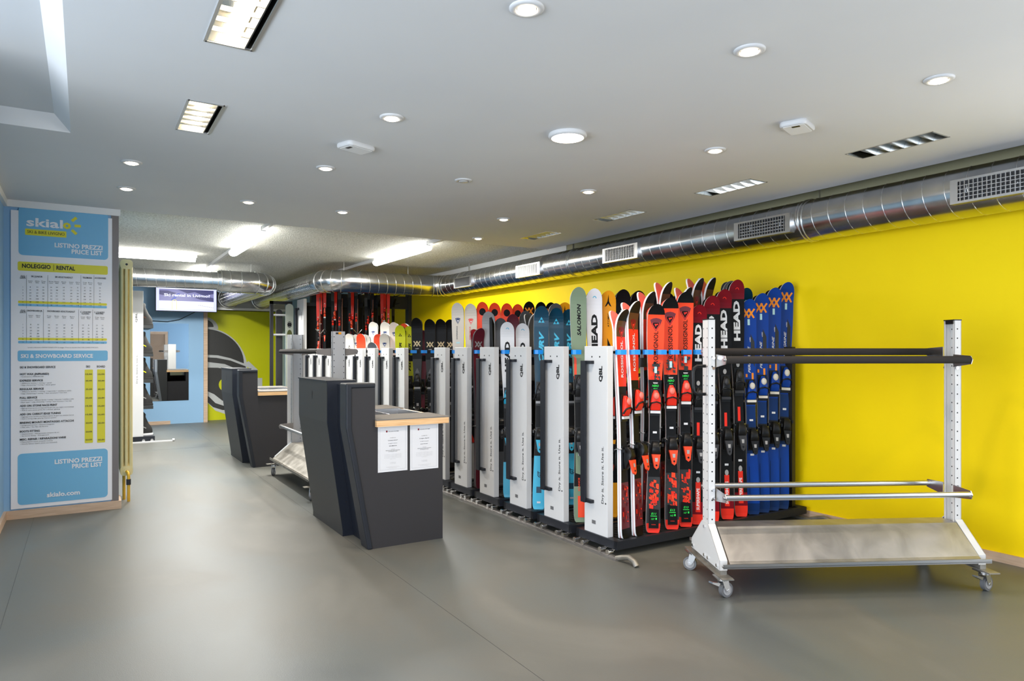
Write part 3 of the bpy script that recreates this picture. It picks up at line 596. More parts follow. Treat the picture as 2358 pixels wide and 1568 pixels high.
# ------------------------------------------------------------------ mobile storage units
RACKY = [3.87, 4.37, 4.87, 5.38, 5.87, 6.32, 7.33, 7.78, 8.24, 8.68, 9.12, 9.58, 10.04, 10.50, 10.94]
FX = 2.975
def unit_proto(top, tall=False):
    """origin at the left rear lower corner of the end panel: panel y -.25..0"""
    t = thing('ski_storage_unit', '', 'ski rack', (FX, 0, 0))
    MB().box((0, -.25, .10), (.05, 0, top)).build('end_panel', 'white_metal', t, bevel=.003)
    m_ = MB()
    for y in (-.085, -.17): m_.cyl((0, y, top-.073), (-.0012, y, top-.073), .006, 10)
    m_.cyl((0, -.232, .325), (-.0012, -.232, .325), .006, 10)
    m_.build('screw_hole', 'black_metal', t)
    hz0, hz1 = .307, top-.10
    m_ = MB().box((-.045, -.062, hz0), (-.030, -.012, hz1)).box((-.031, -.012-.004, hz0), (-.001, -.012, hz1)).box((-.031, -.11, hz1-.022), (-.001, -.012, hz1)).box((-.031, -.11, hz0), (-.001, -.012, hz0+.022))
    m_.build('handle', 'anthracite', t, bevel=.002)
    m_ = MB(); put_text(m_, 'QBL', (-.0008, -.195, top-.243), (0, 0, 1), (0, 1, 0), .032, .108, 'L', 0, .05)
    put_text(m_, 'Dry it. Store it. Use it.', (-.0008, -.21, .32), (0, 0, 1), (0, 1, 0), .023, .385, 'L', 0, .012)
    m_.box((-.0012, -.125, .165), (0, -.085, .19), 1)
    m_.build('lettering', ['ink', 'mid_grey'], t)
    m_ = MB()
    y0, y1 = -.36, .08
    for a, b in (((-.01, y0, .045), (1.96, y0+.03, .10)), ((-.01, y1-.03, .045), (1.96, y1, .10)), ((-.01, y0, .045), (.05, y1, .10)), ((1.90, y0, .045), (1.96, y1, .10)), ((.05, -.15, .045), (1.9, -.12, .085))): m_.box(a, b)
    m_.build('base_frame', 'anthracite', t)
    m_ = MB().box((.05, y0+.03, .07), (1.90, y1-.03, .088)); 
    for i in range(22):
        for j in range(9): m_.cyl((.1+i*.083+(j % 2)*.04, -.315+j*.047, .088), (.1+i*.083+(j % 2)*.04, -.315+j*.047, .093), .016, 6, smooth=False)
    m_.build('rubber_mat', 'black_rubber', t)
    m_ = MB().box((1.86, -.30, .1), (1.90, .0, top)).box((.05, -.15, .66), (1.86, -.11, .70)).box((.05, -.16, 1.235), (1.86, -.095, 1.30))
    m_.build('inner_frame', 'black_metal', t)
    m_ = MB().box((.05, -.185, 1.325), (1.86, -.07, 1.36))
    for i in range(58): x = .08+i*.03; m_.box((x, -.192, 1.325), (x+.014, -.063, 1.36))
    cr = m_.build('clip_rail', 'black_plastic', t)
    for i in range(14):
        x = .085+i*.1225
        q = [(x-.012, -.245), (x, -.245), (x+.002, -.262), (x+.012, -.272), (x+.040, -.286), (x+.043, -.296), (x+.004, -.284), (x-.014, -.268)]
        MB().box((x-.010, -.247, 1.332), (x, -.19, 1.35)).build('clip_arm', 'black_plastic', cr)
        MB().prism(q, lambda a, b: (a, b, 1.325), lambda a, b: (a, b, 1.358)).build('clip', 'clip_blue', cr)
    m_ = MB()
    for y in (-.32, -.24, -.05, .04):
        m_.cyl((-.055, y, .032), (-.015, y, .032), .013, 14).cyl((-.06, y, .032), (-.055, y, .032), .017, 14)
        m_.cyl((-.02, y, .032), (.01, y, .045), .008, 8)
    m_.build('roller', 'chrome', t)
    return t
u0 = unit_proto(1.383)
units = []
ulab = ['nearest white-fronted ski storage unit, its whole tray and ski row in view', 'second ski storage unit, with green, white and amber skis', 'third ski storage unit, holding the teal and cyan skis',
        'fourth ski storage unit, holding the short white skis', 'fifth ski storage unit, beside the grey and black ski', 'sixth ski storage unit, behind the corner of the near desk',
        'ski storage unit just behind the four black skis with beige logos', 'ski storage unit below the yellow-green skis', 'ski storage unit below the white ski with blue shield',
        'ski storage unit below the grey-tailed junior ski', 'ski storage unit below the orange junior ski', 'ski storage unit just right of the grey rack post, below the small white ski',
        'ski storage unit partly hidden behind the grey rack post', 'second ski storage unit from the tall white unit', 'ski storage unit next to the tall white unit']
for i, y in enumerate(RACKY):
    o = u0 if i == 0 else copy_tree(u0); o.location = (FX, y, 0); o['label'] = ulab[i]; o['group'] = 'sliding ski storage units in one row'; units.append(o)
for x, lab in ((2.90, 'pale steel floor rail in front of the storage units'), (4.90, 'pale steel floor rail along the yellow wall')):
    t = thing('floor_rail', lab, 'rail', (x, 3.35, 0), 0, 'floor rails of the storage units')
    MB().box((0, .1, 0), (.06, 8.4, .012)).box((.02, .1, .012), (.04, 8.4, .018)).build('track', 'alu_sheet', t)
    m_ = MB().tube([(.03, .12, .01), (.03, .06, .03), (.03, .0, .045), (.03, -.05, .03), (.03, -.07, .006)], .018, 8); m_.build('end_stop', 'dirty_galv', t)

# ------------------------------------------------------------------ skis
TH = .014
def ski_y(z, L=1.0):            # curve of the base towards the top sheet (negative y); z in 0..1
    if z > .90: return -((z-.90)/.10)**2*.052
    if z < .02: return -((.02-z)/.02)**2*.004
    return 0
def half_w(z, tipw=.062, waist=.036, tail=.050):
    if z < .04: return tail*(.72+.28*math.sqrt(max(0, 1-(1-z/.04)**2)))
    if z < .45: t = (z-.04)/.41; return tail+(waist-tail)*(t*t*(3-2*t))
    if z < .90: t = (z-.45)/.45; return waist+(tipw-waist)*(t*t*(3-2*t))
    if z < .945: return tipw
    t = (z-.945)/.055; return tipw*max(.12, math.sqrt(max(0, 1-t**2.4)))
PL = 1.6
VV = [[(-1, 1), (.12, -1)], [(-1, -1), (.12, 1)], [(-.12, 1), (1, -1)], [(-.12, -1), (1, 1)]]
def stroke(p, q, w):
    dx, dy = q[0]-p[0], q[1]-p[1]; l = math.hypot(dx, dy); nx, ny = -dy/l*w, dx/l*w
    return [(p[0]+nx, p[1]+ny), (p[0]-nx, p[1]-ny), (q[0]-nx, q[1]-ny), (q[0]+nx, q[1]+ny)]
def vv(z, s, mt): return [('poly', [(x*s, z*PL+y*s*.8) for x, y in stroke(a, b, .17)], mt) for a, b in VV]
def shield(z, s, m1, m2):
    sh = [(-1, .7), (-.5, .92), (0, 1), (.5, .92), (1, .7), (.75, .0), (0, -1.1), (-.75, 0)]
    rb = [(-.55, .35), (-.3, .5), (-.12, .3), (0, .42), (.2, .2), (.5, .32), (.55, .1), (.22, -.2), (.05, -.6), (-.2, -.15), (-.3, .15)]
    P_ = lambda q, k, m_: ('poly', [(x*s*k, z*PL+y*s*k*1.1) for x, y in q], m_)
    return [P_(sh, 1, m1), P_(sh, .86, m2), P_(sh, .72, 'ski_black' if m1 == 'maroon' else m1), P_(rb, .8, m2)]
def tri3(z, s, m_):
    f = lambda x, y: [(x-s*.48, z*PL+y), (x+s*.48, z*PL+y), (x, z*PL+y+s*.85)]
    return [('poly', f(-s*.5, 0), m_), ('poly', f(s*.5, 0), m_), ('poly', f(0, s*.88), m_)]
def vt(s, x, z, h, w, m_, bold=.02, shear=0): return [('text', s, x, z*PL, h, w, m_, bold, shear)]
def band(z0, z1, m_, sl=0, x0=-.034, x1=.034): return [('poly', [(x0, z0*PL+sl), (x1, z0*PL-sl), (x1, z1*PL-sl), (x0, z1*PL+sl)], m_)]
def blocks(z0, z1, ms, seed, w=.034, n=26):
    r = random.Random(seed); o = []
    for k in range(n):
        x = -w+r.random()*w*1.8; z = z0+(z1-z0)*r.random(); a = .006+r.random()*.022; b = (.006+r.random()*.028)
        o.append(('poly', [(x, z*PL), (min(w, x+a), z*PL-.004), (min(w, x+a), z*PL+b-.004), (x, z*PL+b)], ms[k % len(ms)]))
    return o
def sticker(z): return [('poly', [(-.018, z*PL), (.018, z*PL), (.018, z*PL+.016), (-.018, z*PL+.016)], 'sticker')]
def vstick(z): return [('poly', [(-.009, z*PL), (.009, z*PL), (.009, z*PL+.045), (-.009, z*PL+.045)], 'sticker')]
def code(z): return [('poly', [(-.014, z*PL), (.014, z*PL), (.014, z*PL+.014), (-.014, z*PL+.014)], 'paper')]
arc_logo = lambda z, m_: [('poly', [(.002+.016*math.cos(a), z*PL+.022*math.sin(a)) for a in [PI*k/8+.3 for k in range(7)]]+[(.002+.011*math.cos(a), z*PL+.017*math.sin(a)) for a in [PI*k/8+.3 for k in range(6, -1, -1)]], m_)]
def ski_label_box(num, cm): return [('poly', [(-.034, .02*PL), (.034, .02*PL), (.034, .10*PL), (-.034, .105*PL)], 'ski_black')]+[('htext', num, 0, .078*PL, .014, .034, 'neon')]+[('poly', [(-.022, .071*PL), (.022, .071*PL), (.022, .0735*PL), (-.022, .0735*PL)], 'neon')]+[('htext', cm, -.006, .056*PL, .011, .022, 'neon'), ('poly', [(.012, .057*PL), (.022, .057*PL), (.022, .065*PL), (.012, .065*PL)], 'neon'), ('htext', 'ROSSIGNOL', 0, .034*PL, .006, .03, 'red')]
def rossi(num, cm, sd):
    return dict(base='orange_red', top='orange_red', zones=[(0, .04, 'red'), (.04, .24, 'graphite'), (.24, .665, 'ski_black'), (.955, 1.1, 'ski_black')],
        side='ski_white', g=shield(.912, .042, 'maroon', 'red')+blocks(.05, .225, ['red', 'orange_red'], sd, n=46)+blocks(.66, .74, ['graphite', 'red', 'graphite'], sd+9, n=22)+vt('ROSSIGNOL', .014, .735, .030, .235, 'ski_black', .01)
        +ski_label_box(num, cm)+vstick(.695)+code(.43)+[('htext', 'HERO', 0, .634*PL, .015, .046, 'neon'), ('htext', 'MULTI', 0, .624*PL, .007, .028, 'neon'), ('poly', [(-.018, .654*PL), (.018, .654*PL), (.014, .648*PL), (-.014, .648*PL)], 'light_grey')],
        toe=('red', 'pink_red', 'paper'), heel=('black_plastic', 'orange_red'))
T = {
 'rossi_a': rossi('E11', '157', 1), 'rossi_b': rossi('E12', '162', 2), 'rossi_c': rossi('E13', '167', 3),
 'rossi_dark': dict(base='pink_red', top='red', zones=[(.0, .04, 'ski_black'), (.04, .24, 'maroon'), (.24, .66, 'ski_black'), (.88, .95, 'brown_dark'), (.95, 1.1, 'ski_black')], side='ski_white', g=shield(.90, .036, 'dark_red', 'red')+vt('ROSSIGNOL', .012, .70, .026, .26, 'ski_white', .02)+blocks(.06, .22, ['red', 'dark_red'], 5), toe=('red', 'pink_red', 'paper'), heel=('black_plastic', 'orange_red')),
 'head_black': dict(base='ski_black', top='ski_black', zones=[(0, .045, 'red'), (.045, .10, 'dark_red'), (.92, 1.1, 'dark_red')], side='ski_white', g=vt('HEAD', .021, .741, .044, .275, 'ski_white', .05)+band(.055, .19, 'red', 0, -.018, .018)+vt('SUPERSHAPE', .009, .065, .020, .155, 'ski_white', .03)+[('poly', circle_pts(0, .20*PL, .014, 14, .02), 'light_grey')]+[('poly', circle_pts(0, .64*PL, .013, 14, .018), 'light_grey')]+sticker(.61)+band(.385, .46, 'red', 0, -.010, .010)+arc_logo(.955, 'red')+code(.23), toe=('black_plastic', 'dark_grey', 'dark_grey'), heel=('black_plastic', 'dark_grey')),
 'volkl_blue': dict(base='ski_black', top='ski_blue', zones=[(0, .05, 'ski_blue2'), (.28, .50, 'ski_blue2')], side='ski_white', g=vv(.935, .042, 'orange')+vstick(.88)+[('text', 'völkl', .012, .80*PL, .010, .036, 'ski_white', .01, 0)]+vt('PEREGRINE', .004, .655, .017, .20, 'ski_white', .02, .3)+band(.62, .655, 'orange', 0, .012, .027)+band(.60, .62, 'orange', 0, -.034, -.020)+band(.635, .65, 'orange', 0, -.034, -.020)+band(.70, .82, 'graphite', .03, .012, .040)+band(.06, .22, 'ski_blue2', 0, -.026, -.022)+code(.27)+code(.43), toe=('ski_blue', 'ski_cream', 'ski_cream'), heel=('black_plastic', 'black_plastic')),
 'salomon_green': dict(base='light_grey', top='green', zones=[(.15, .62, 'ski_black'), (.0, .05, 'green')], side='ski_cream', g=vt('SALOMON', .016, .793, .026, .22, 'ski_black', .04, .2)+band(.60, .70, 'orange_red', .01, -.036, -.018)+sticker(.585)+band(.02, .11, 'orange_red', 0, -.02, .034)+band(.20, .30, 'green', .01)+vt('STANCE', -.004, .13, .012, .09, 'orange_red')+code(.28), toe=('black_plastic', 'dark_grey', 'dark_grey'), heel=('black_plastic', 'dark_grey')),
 'head_white': dict(base='ski_black', top='ski_white', zones=[(.2, .56, 'ski_black'), (0, .2, 'cyan')], side='light_grey', g=vt('HEAD', .020, .715, .042, .28, 'ski_black', .05)+arc_logo(.955, 'cyan')+sticker(.62), toe=('cyan', 'dark_grey', 'dark_grey'), heel=('black_plastic', 'cyan')),
 'atomic_amber': dict(base='ski_black', top='amber', zones=[(.15, .66, 'ski_black'), (.0, .1, 'amber')], side='ski_black', g=[('poly', [(0, .985*PL), (.006, .955*PL), (.026, .93*PL), (.012, .935*PL), (0, .945*PL), (-.012, .935*PL), (-.026, .93*PL), (-.006, .955*PL)], 'ski_black')]+vt('ATOMIC', .006, .84, .012, .10, 'ski_black')+band(.66, .76, 'ski_black', .05, -.01, .034), toe=('black_plastic', 'dark_grey', 'dark_grey'), heel=('black_plastic', 'amber')),
 'plain_black': dict(base='ski_black', top='ski_black', zones=[(.60, .70, 'olive')], side='graphite', g=sticker(.90)+vt('FORZA', .0, .10, .016, .09, 'yellow_ski')+[('poly', [(-.01, .62*PL), (.034, .60*PL), (.034, .63*PL), (.0, .65*PL)], 'yellow_ski')], toe=('black_plastic', 'brass', 'dark_grey'), heel=('black_plastic', 'dark_grey')),
 'teal_curv': dict(base='ski_black', top='teal', zones=[(0, .26, 'cyan'), (.26, .55, 'ski_black')], side='light_grey', g=tri3(.92, .026, 'cyan')+vt('CURV', .020, .722, .036, .25, 'cyan', .05, .3)+vt('THE', .016, .67, .014, .045, 'cyan', .03, .3)+sticker(.61)+vt('GT', .018, .155, .030, .05, 'teal', .04, .3)+code(.03)+[('poly', [(-.02, .08*PL), (.02, .08*PL), (.02, .11*PL), (-.02, .11*PL)], 'teal')], toe=('black_plastic', 'dark_grey', 'light_grey'), heel=('black_plastic', 'cyan')),
 'volkl_black': dict(base='ski_black', top='ski_black', zones=[(.0, .3, 'graphite'), (.56, .72, 'graphite')], side='graphite', g=vv(.825, .036, 'beige')+[('htext', 'völkl', 0, .788*PL, .011, .040, 'ski_white')]+sticker(.61)+code(.33)+[('poly', [(-.012, .36*PL), (.012, .36*PL), (.012, .42*PL), (-.012, .42*PL)], 'light_grey')]+[('poly', [(-.03, .62*PL), (0, .66*PL), (.03, .62*PL), (0, .58*PL)], 'ski_grey')], toe=('black_plastic', 'dark_grey', 'light_grey'), heel=('black_plastic', 'dark_grey')),
 'volkl_orange': dict(base='ski_black', top='ski_black', zones=[], side='graphite', g=vv(.945, .040, 'orange'), toe=('black_plastic', 'dark_grey', 'light_grey'), heel=('black_plastic', 'orange')),
 'rossi_white_blue': dict(base='ski_black', top='ski_cream', zones=[(.2, .55, 'ski_black')], side='graphite', g=shield(.90, .026, 'ski_blue2', 'ski_white')+vt('EXPERIENCE', -.004, .795, .012, .12, 'mid_grey')+sticker(.77)+vt('ROSSIGNOL', .02, .56, .03, .28, 'ski_blue2', .03), toe=('black_plastic', 'dark_grey', 'paper'), heel=('black_plastic', 'dark_grey')),
 'rossi_white_red': dict(base='ski_black', top='ski_cream', zones=[(.2, .55, 'ski_black')], side='graphite', g=shield(.90, .026, 'red', 'ski_white')+vt('EXPERIENCE', -.004, .795, .012, .12, 'red')+vt('ROSSIGNOL', .02, .56, .03, .28, 'ski_blue2', .03), toe=('black_plastic', 'dark_grey', 'paper'), heel=('black_plastic', 'dark_grey')),
 'blizzard': dict(base='ski_black', top='orange_red', zones=[(.2, .55, 'ski_black')], side='ski_black', g=[('poly', circle_pts(0, .945*PL, .033, 20), 'ski_black'), ('poly', [(-.018, .94*PL), (.004, .96*PL), (.002, .95*PL), (.02, .953*PL), (-.004, .93*PL), (-.002, .94*PL)], 'orange_red')], toe=('black_plastic', 'dark_grey', 'dark_grey'), heel=('black_plastic', 'dark_grey')),
 'salomon_grey': dict(base='ski_black', top='light_grey', zones=[(.2, .55, 'ski_black')], side='graphite', g=[('poly', [(.008, .62*PL), (.05, .62*PL), (.055, .93*PL), (.03, .97*PL), (.008, .965*PL)], 'ski_black')]+vt('SALOMON', .034, .74, .018, .17, 'ski_white', .03, .2)+band(.6, .76, 'ski_grey', 0, -.02, .01), toe=('black_plastic', 'dark_grey', 'dark_grey'), heel=('black_plastic', 'dark_grey')),
 'maroon': dict(base='ski_black', top='maroon', zones=[], side='graphite', g=[], toe=('black_plastic', 'dark_grey', 'dark_grey'), heel=('black_plastic', 'dark_grey')),
 'charcoal_ski': dict(base='graphite', top='ski_grey', zones=[(.2, .6, 'ski_black')], side='light_grey', g=[], toe=('black_plastic', 'dark_grey', 'dark_grey'), heel=('black_plastic', 'dark_grey')),
 'camo': dict(base='dark_red', top='maroon', zones=[], side='ski_grey', g=vv(.90, .036, 'light_grey')+blocks(.3, .86, ['dark_red', 'olive', 'red', 'ski_black', 'yellow_ski'], 8, n=60), toe=('black_plastic', 'dark_grey', 'dark_grey'), heel=('black_plastic', 'red')),
 'yellow': dict(base='ski_black', top='yellow_ski', zones=[(.2, .55, 'ski_black')], side='ski_black', g=tri3(.92, .02, 'ski_black')+vt('FISCHER', .013, .66, .026, .34, 'ski_black', .03, .3), toe=('black_plastic', 'dark_grey', 'dark_grey'), heel=('black_plastic', 'yellow_ski')),
 'kid_white': dict(base='mid_grey', top='ski_cream', zones=[(.2, .5, 'ski_black')], side='graphite', g=shield(.91, .026, 'ski_blue2', 'ski_white'), toe=('ski_white', 'dark_grey', 'dark_grey'), heel=('black_plastic', 'dark_grey')),
 'kid_head': dict(base='mid_grey', top='ski_cream', zones=[(.2, .5, 'ski_black')], side='graphite', g=vt('HEAD', .010, .78, .024, .18, 'ski_black', .04), toe=('ski_white', 'dark_grey', 'dark_grey'), heel=('black_plastic', 'dark_grey')),
 'kid_orange': dict(base='mid_grey', top='orange_red', zones=[(.2, .5, 'ski_black')], side='ski_white', g=[('poly', circle_pts(0, .85*PL, .014, 14), 'dark_red')], toe=('ski_white', 'dark_grey', 'dark_grey'), heel=('black_plastic', 'dark_grey')),
 'kid_grey': dict(base='mid_grey', top='mid_grey', zones=[], side='ski_white', g=[('poly', [(-.03, .90*PL), (0, .93*PL), (.03, .90*PL), (.03, .91*PL), (0, .94*PL), (-.03, .91*PL)], 'graphite')], toe=('black_plastic', 'dark_grey', 'dark_grey'), heel=('black_plastic', 'dark_grey')),
 'red_touring': dict(base='ski_black', top='red', zones=[(.15, .62, 'ski_black'), (0, .15, 'dark_red')], side='dark_red', g=code(.66), toe=('orange_red', 'pink_red', 'paper'), heel=('black_plastic', 'orange_red')),
 'black_touring': dict(base='ski_black', top='ski_black', zones=[(.8, .9, 'graphite')], side='graphite', g=[], toe=('red', 'black_plastic', 'dark_grey'), heel=('black_plastic', 'red')),
}
PROTO = {}
def ski_proto(k):
    s = T[k]; t = bpy.data.objects.new('ski', None)
    mats = [s['top'], s['side'], s['base']]
    def mi(n):
        if n not in mats: mats.append(n)
        return mats.index(n)
    zs = [0, .004, .015, .03, .04]+[.04+.05*i for i in range(1, 17)]+[.86, .88, .90, .915, .93, .945, .96, .972, .982, .99, .996, 1.0]
    zs = sorted(set(zs)|{a for z in s['zones'] for a in z[:2] if a <= 1})
    m_ = MB(); V = []
    tipk = .95
    for z in zs:
        w = half_w(z); y = ski_y(z)
        V += [(-w, y, z*PL), (w, y, z*PL), (w*.97, y-TH, z*PL), (-w*.97, y-TH, z*PL)]
    F = []; G = []
    for i in range(len(zs)-1):
        zc = (zs[i]+zs[i+1])/2; k0 = 0
        for a, b, n in s['zones']:
            if a <= zc < b: k0 = mi(n)
        q = i*4
        for j, mt in ((0, 2), (1, 1), (2, k0), (3, 1)):
            F.append((q+j, q+(j+1) % 4, q+4+(j+1) % 4, q+4+j)); G.append(mt)
    m_.add(V, F); m_.m = G; n = len(V)
    m_.add(V[:4], [(3, 2, 1, 0)], 1); m_.add(V[-4:], [(0, 1, 2, 3)], 1)
    MBb = m_.build('ski_body', mats, t)
    MBb.parent = t
    if s['g']:
        g = MB(); gm = []
        def gi(n):
            if n not in gm: gm.append(n)
            return gm.index(n)
        lay = [0]
        def surf(p):
            return Vector((p[0], ski_y(min(p[2], PL)/PL)-TH-.0007-lay[0]*.0003, p[2]))
        for e in s['g']:
            lay[0] += .5
            if e[0] == 'poly':
                P_ = [surf((x, 0, z)) for x, z in e[1]]; g.add(P_, [tuple(range(len(P_)))], gi(e[2]))
            elif e[0] == 'text':
                _, tx_, x, z, h_, w, mm, bold, shr = e
                put_text(g, tx_, (x, 0, z), (0, 0, 1), (-1, 0, 0), h_, w, 'L', gi(mm), bold, shr, surf)
            else:
                _, tx_, x, z, h_, w, mm = e; put_text(g, tx_, (x, 0, z), (1, 0, 0), (0, 0, 1), h_, w, 'C', gi(mm), .01, .2, surf)
        g.build('graphics', gm, t)
    y = -TH
    body, dome, pad = s['toe']; m_ = MB(); z = .575*PL
    m_.box((-.034, y-.012, z-.11), (.034, y, z+.08), 3)
    m_.loft([[(a, yy, z+zz) for a, yy in rrect(-w, y-d, w, y-.012, min(w, d)*.35, 3)] for w, d, zz in ((.035, .030, -.07), (.038, .046, -.035), (.032, .05, .012), (.024, .042, .045), (.012, .026, .07))], 0)
    m_.loft([[(.021*k*math.cos(2*PI*i/14), y-.046-dd, z+.030+.026*k*math.sin(2*PI*i/14)) for i in range(14)] for k, dd in ((1, 0), (.95, .008), (.7, .014), (.2, .017))], 1)
    m_.box((-.035, y-.028, z-.092), (.035, y-.012, z-.074), 2)
    m_.tube([(-.046, y-.030, z-.055), (-.036, y-.05, z-.022), (0, y-.062, z-.012), (.036, y-.05, z-.022), (.046, y-.030, z-.055)], .006, 6, 3)
    m_.build('toe_binding', [body, dome, pad, 'black_plastic'], t)
    hb, lv = s['heel']; m_ = MB(); z = .338*PL
    m_.box((-.033, y-.012, z-.07), (.033, y, z+.10), 0)
    m_.loft([[(a, yy, z+zz) for a, yy in rrect(-w, y-d, w, y-.012, .008, 3)] for w, d, zz in ((.026, .025, -.06), (.031, .055, -.01), (.032, .075, .025), (.026, .07, .07), (.02, .045, .09))], 0)
    m_.prism([(-.033, .004), (.033, .004), (.026, -.03), (.016, -.085), (.0, -.097), (-.016, -.085), (-.026, -.03)], lambda a, b: (a, y-.058+b*.15, z+b), lambda a, b: (a*.9, y-.074+b*.15, z+b), 1)
    m_.prism([(-.010, -.02), (.010, -.02), (.008, -.045), (-.008, -.045)], lambda a, b: (a, y-.0745+b*.15, z+b), lambda a, b: (a, y-.0755+b*.15, z+b), 2)
    m_.cyl((0, y-.078, z-.07), (0, y-.0865, z-.07), .007, 10, 0)
    m_.build('heel_binding', [hb, lv, 'light_grey'], t)
    m_ = MB(); z = .382*PL
    for sgn in (-1, 1): m_.tube([(sgn*.030, y-.010, z), (sgn*.044, y-.004, z+.012), (sgn*.048, y+.03, z+.006), (sgn*.050, y+.06, z-.004)], .0035, 6, 0); m_.box((min(sgn*.046, sgn*.056), y+.045, z-.014), (max(sgn*.046, sgn*.056), y+.075, z+.008), 1)
    m_.build('brake', ['steel', 'black_plastic'], t)
    return t
NS = 0
def place_ski(k, xb, yb, L, desc, lean=0, roll=0, rz=0, rear=False, zb=.095, group=None, parts=True, ws=1):
    global NS
    if k not in PROTO:
        PROTO[k] = ski_proto(k)
    p = PROTO[k]; r = p.copy(); C.objects.link(r)
    for ch in p.children:
        if rear and ch.name.startswith('graphics'): continue
        if not parts and not ch.name.startswith(('ski_body', 'graphics')): continue
        c = ch.copy(); C.objects.link(c); c.parent = r
    s = L/PL; wsc = (1 if L > 1.35 else .88)*ws
    rot = Matrix.Rotation(roll, 4, 'Y') @ Matrix.Rotation(-lean, 4, 'X') @ Matrix.Rotation(rz+(PI if rear else 0), 4, 'Z')
    off = rot @ Vector((0, -.0015 if not rear else -.0015, 0))
    r.matrix_world = Matrix.Translation(Vector((xb, yb, zb))+off) @ rot @ Matrix.Diagonal((wsc, 1, s, 1))
    r.name = 'ski'
    assert 4 <= len(desc.split()) <= 16, desc
    tag(r, desc, 'ski', group); NS += 1
    return r
def pair(k, ut, vt_, yb, desc, ub=None, rz=-.56, lean=.055, rear=True, group=None, parts=True):
    """ut, vt_: where the photo shows the tip; yb: y of the tray row the tails stand on"""
    zt = None; L = 1.5
    for _ in range(4):
        yt = yb+math.sin(lean)*L; xt, d = on_y(ut, yt); zt = pz(vt_, d); L = (zt-.095)
    xb, _ = on_y(ub if ub else ut, yb)
    if ub is None: xb = xt if abs(xt-on_y(ut, yb)[0]) < .02 else (xt+on_y(ut, yb)[0])/2
    roll = math.atan2(xt-xb, L); L = L/math.cos(roll)/math.cos(lean)
    if abs(rz) > .3: L += .0
    place_ski(k, xb, yb, L, desc, lean, roll, rz, group=group, parts=parts)
    if rear: place_ski(k, xb, yb, L, 'rear twin of the '+desc, lean, roll, rz, rear=True, group=group, parts=parts)
F1, B1 = 3.87-.285, 3.87+.02
SIDE = math.radians(16)
g1 = 'skis in the nearest storage unit'
pair('rossi_dark', 1425, 714, F1, 'red ski turned sideways next to the nearest white panel', 1437, SIDE, group=g1)
pair('rossi_dark', 1452, 695, F1, 'red ski turned sideways, next right of the one by the panel', 1468, SIDE, group=g1)
pair('rossi_a', 1510, 703, F1, 'bright red ski numbered E11 in green at its tail', 1503, group=g1)
pair('rossi_b', 1541, 688, F1, 'bright red ski numbered E12 in green at its tail', 1547, group=g1)
pair('rossi_c', 1576, 675, F1, 'bright red ski numbered E13 in green at its tail', 1578, group=g1)
for (ut, vt_, ub), w in zip(((1607, 704.6, 1606), (1637, 683.6, 1640), (1664, 669, 1674), (1693, 647, 1706)),
        ('shortest black ski with dark red tip', 'black red-tipped ski behind the white rack post', 'black red-tipped ski just right of the rack post', 'tallest black ski with dark red tip')):
    pair('head_black', ut, vt_, F1, w, ub, group=g1)
for (ut, vt_, ub), w in zip(((1721, 691, 1734), (1750, 678, 1757), (1780, 665.4, 1779), (1809, 653, 1801)),
        ('shortest and leftmost blue ski with orange chevrons', 'second blue ski with orange chevrons from the left', 'third blue ski with orange chevrons from the left', 'tallest and rightmost blue ski with orange chevrons')):
    pair('volkl_blue', ut, vt_, F1, w, ub, group=g1)
for (ut, vt_), w in zip(((1488, 672), (1527, 650), (1573, 662), (1600, 641), (1628, 640)), ('lowest and leftmost', 'tip above the E11 ski', 'tip just behind the E13 ski', 'slim tip left of the last', 'rightmost with curved tip')):
    pair('rossi_dark', ut, vt_, B1, 'sideways red ski behind, '+w, None, SIDE, lean=-.03, group=g1)
F2 = 4.37-.285; g2 = 'skis in the second storage unit'
pair('salomon_green', 1331, 664, F2, 'tall sage green ski with black lettering', 1337, group=g2)
pair('head_white', 1367, 667, F2, 'tall white ski with big black letters right of the green one', group=g2)
pair('atomic_amber', 1399, 672, F2, 'amber ski with a black star shape at its tip', group=g2)
for i, (ut, vt_) in enumerate(((1433, 669), (1468, 672), (1503, 674), (1535, 677), (1562, 678), (1610, 682))):
    pair('plain_black', ut, vt_, F2, 'plain black wide ski, %s right of the amber one' % ('first', 'second', 'third', 'fourth', 'fifth', 'sixth')[i], group=g2)
pair('charcoal_ski', 1679, 648, B1, 'charcoal ski tip left of the tallest dark red tip', lean=-.02, group=g1)
pair('teal_curv', 1714, 664, B1, 'dark teal ski tip right of the tallest dark red tip', lean=-.02, group=g1)
F3 = 4.87-.285; g3 = 'skis in the third storage unit'
pair('teal_curv', 1247, 707, F3, 'leftmost teal ski with a cyan triangle logo', 1240, group=g3)
pair('teal_curv', 1280, 711, F3, 'second teal ski with a cyan triangle logo', group=g3)
pair('teal_curv', 1309, 714, F3, 'third teal ski, half hidden by the green ski', group=g3)
pair('charcoal_ski', 1279, 699, 4.90, 'grey ski tip behind the teal skis', lean=-.02, group=g3)
pair('atomic_amber', 1300, 697, 4.90, 'orange ski tip behind the teal skis', lean=-.02, group=g3)
F4 = 5.38-.285; g4 = 'skis in the fourth storage unit'
pair('head_white', 1168, 743, F4, 'left of two short white skis with a cyan arc', 1172, group=g4)
pair('head_white', 1203, 746, F4, 'right of two short white skis with a cyan arc', group=g4)
pair('charcoal_ski', 1224, 722, F4, 'dark sideways ski squeezed left of the teal skis', None, SIDE, group=g4)
F5 = 5.87-.285; g5 = 'skis in the fifth storage unit'
pair('camo', 1099, 757, F5, 'short patterned red and olive ski behind a white panel', None, .1, group=g5)
pair('salomon_grey', 1125, 719, F5, 'grey and black ski with white lettering', group=g5)
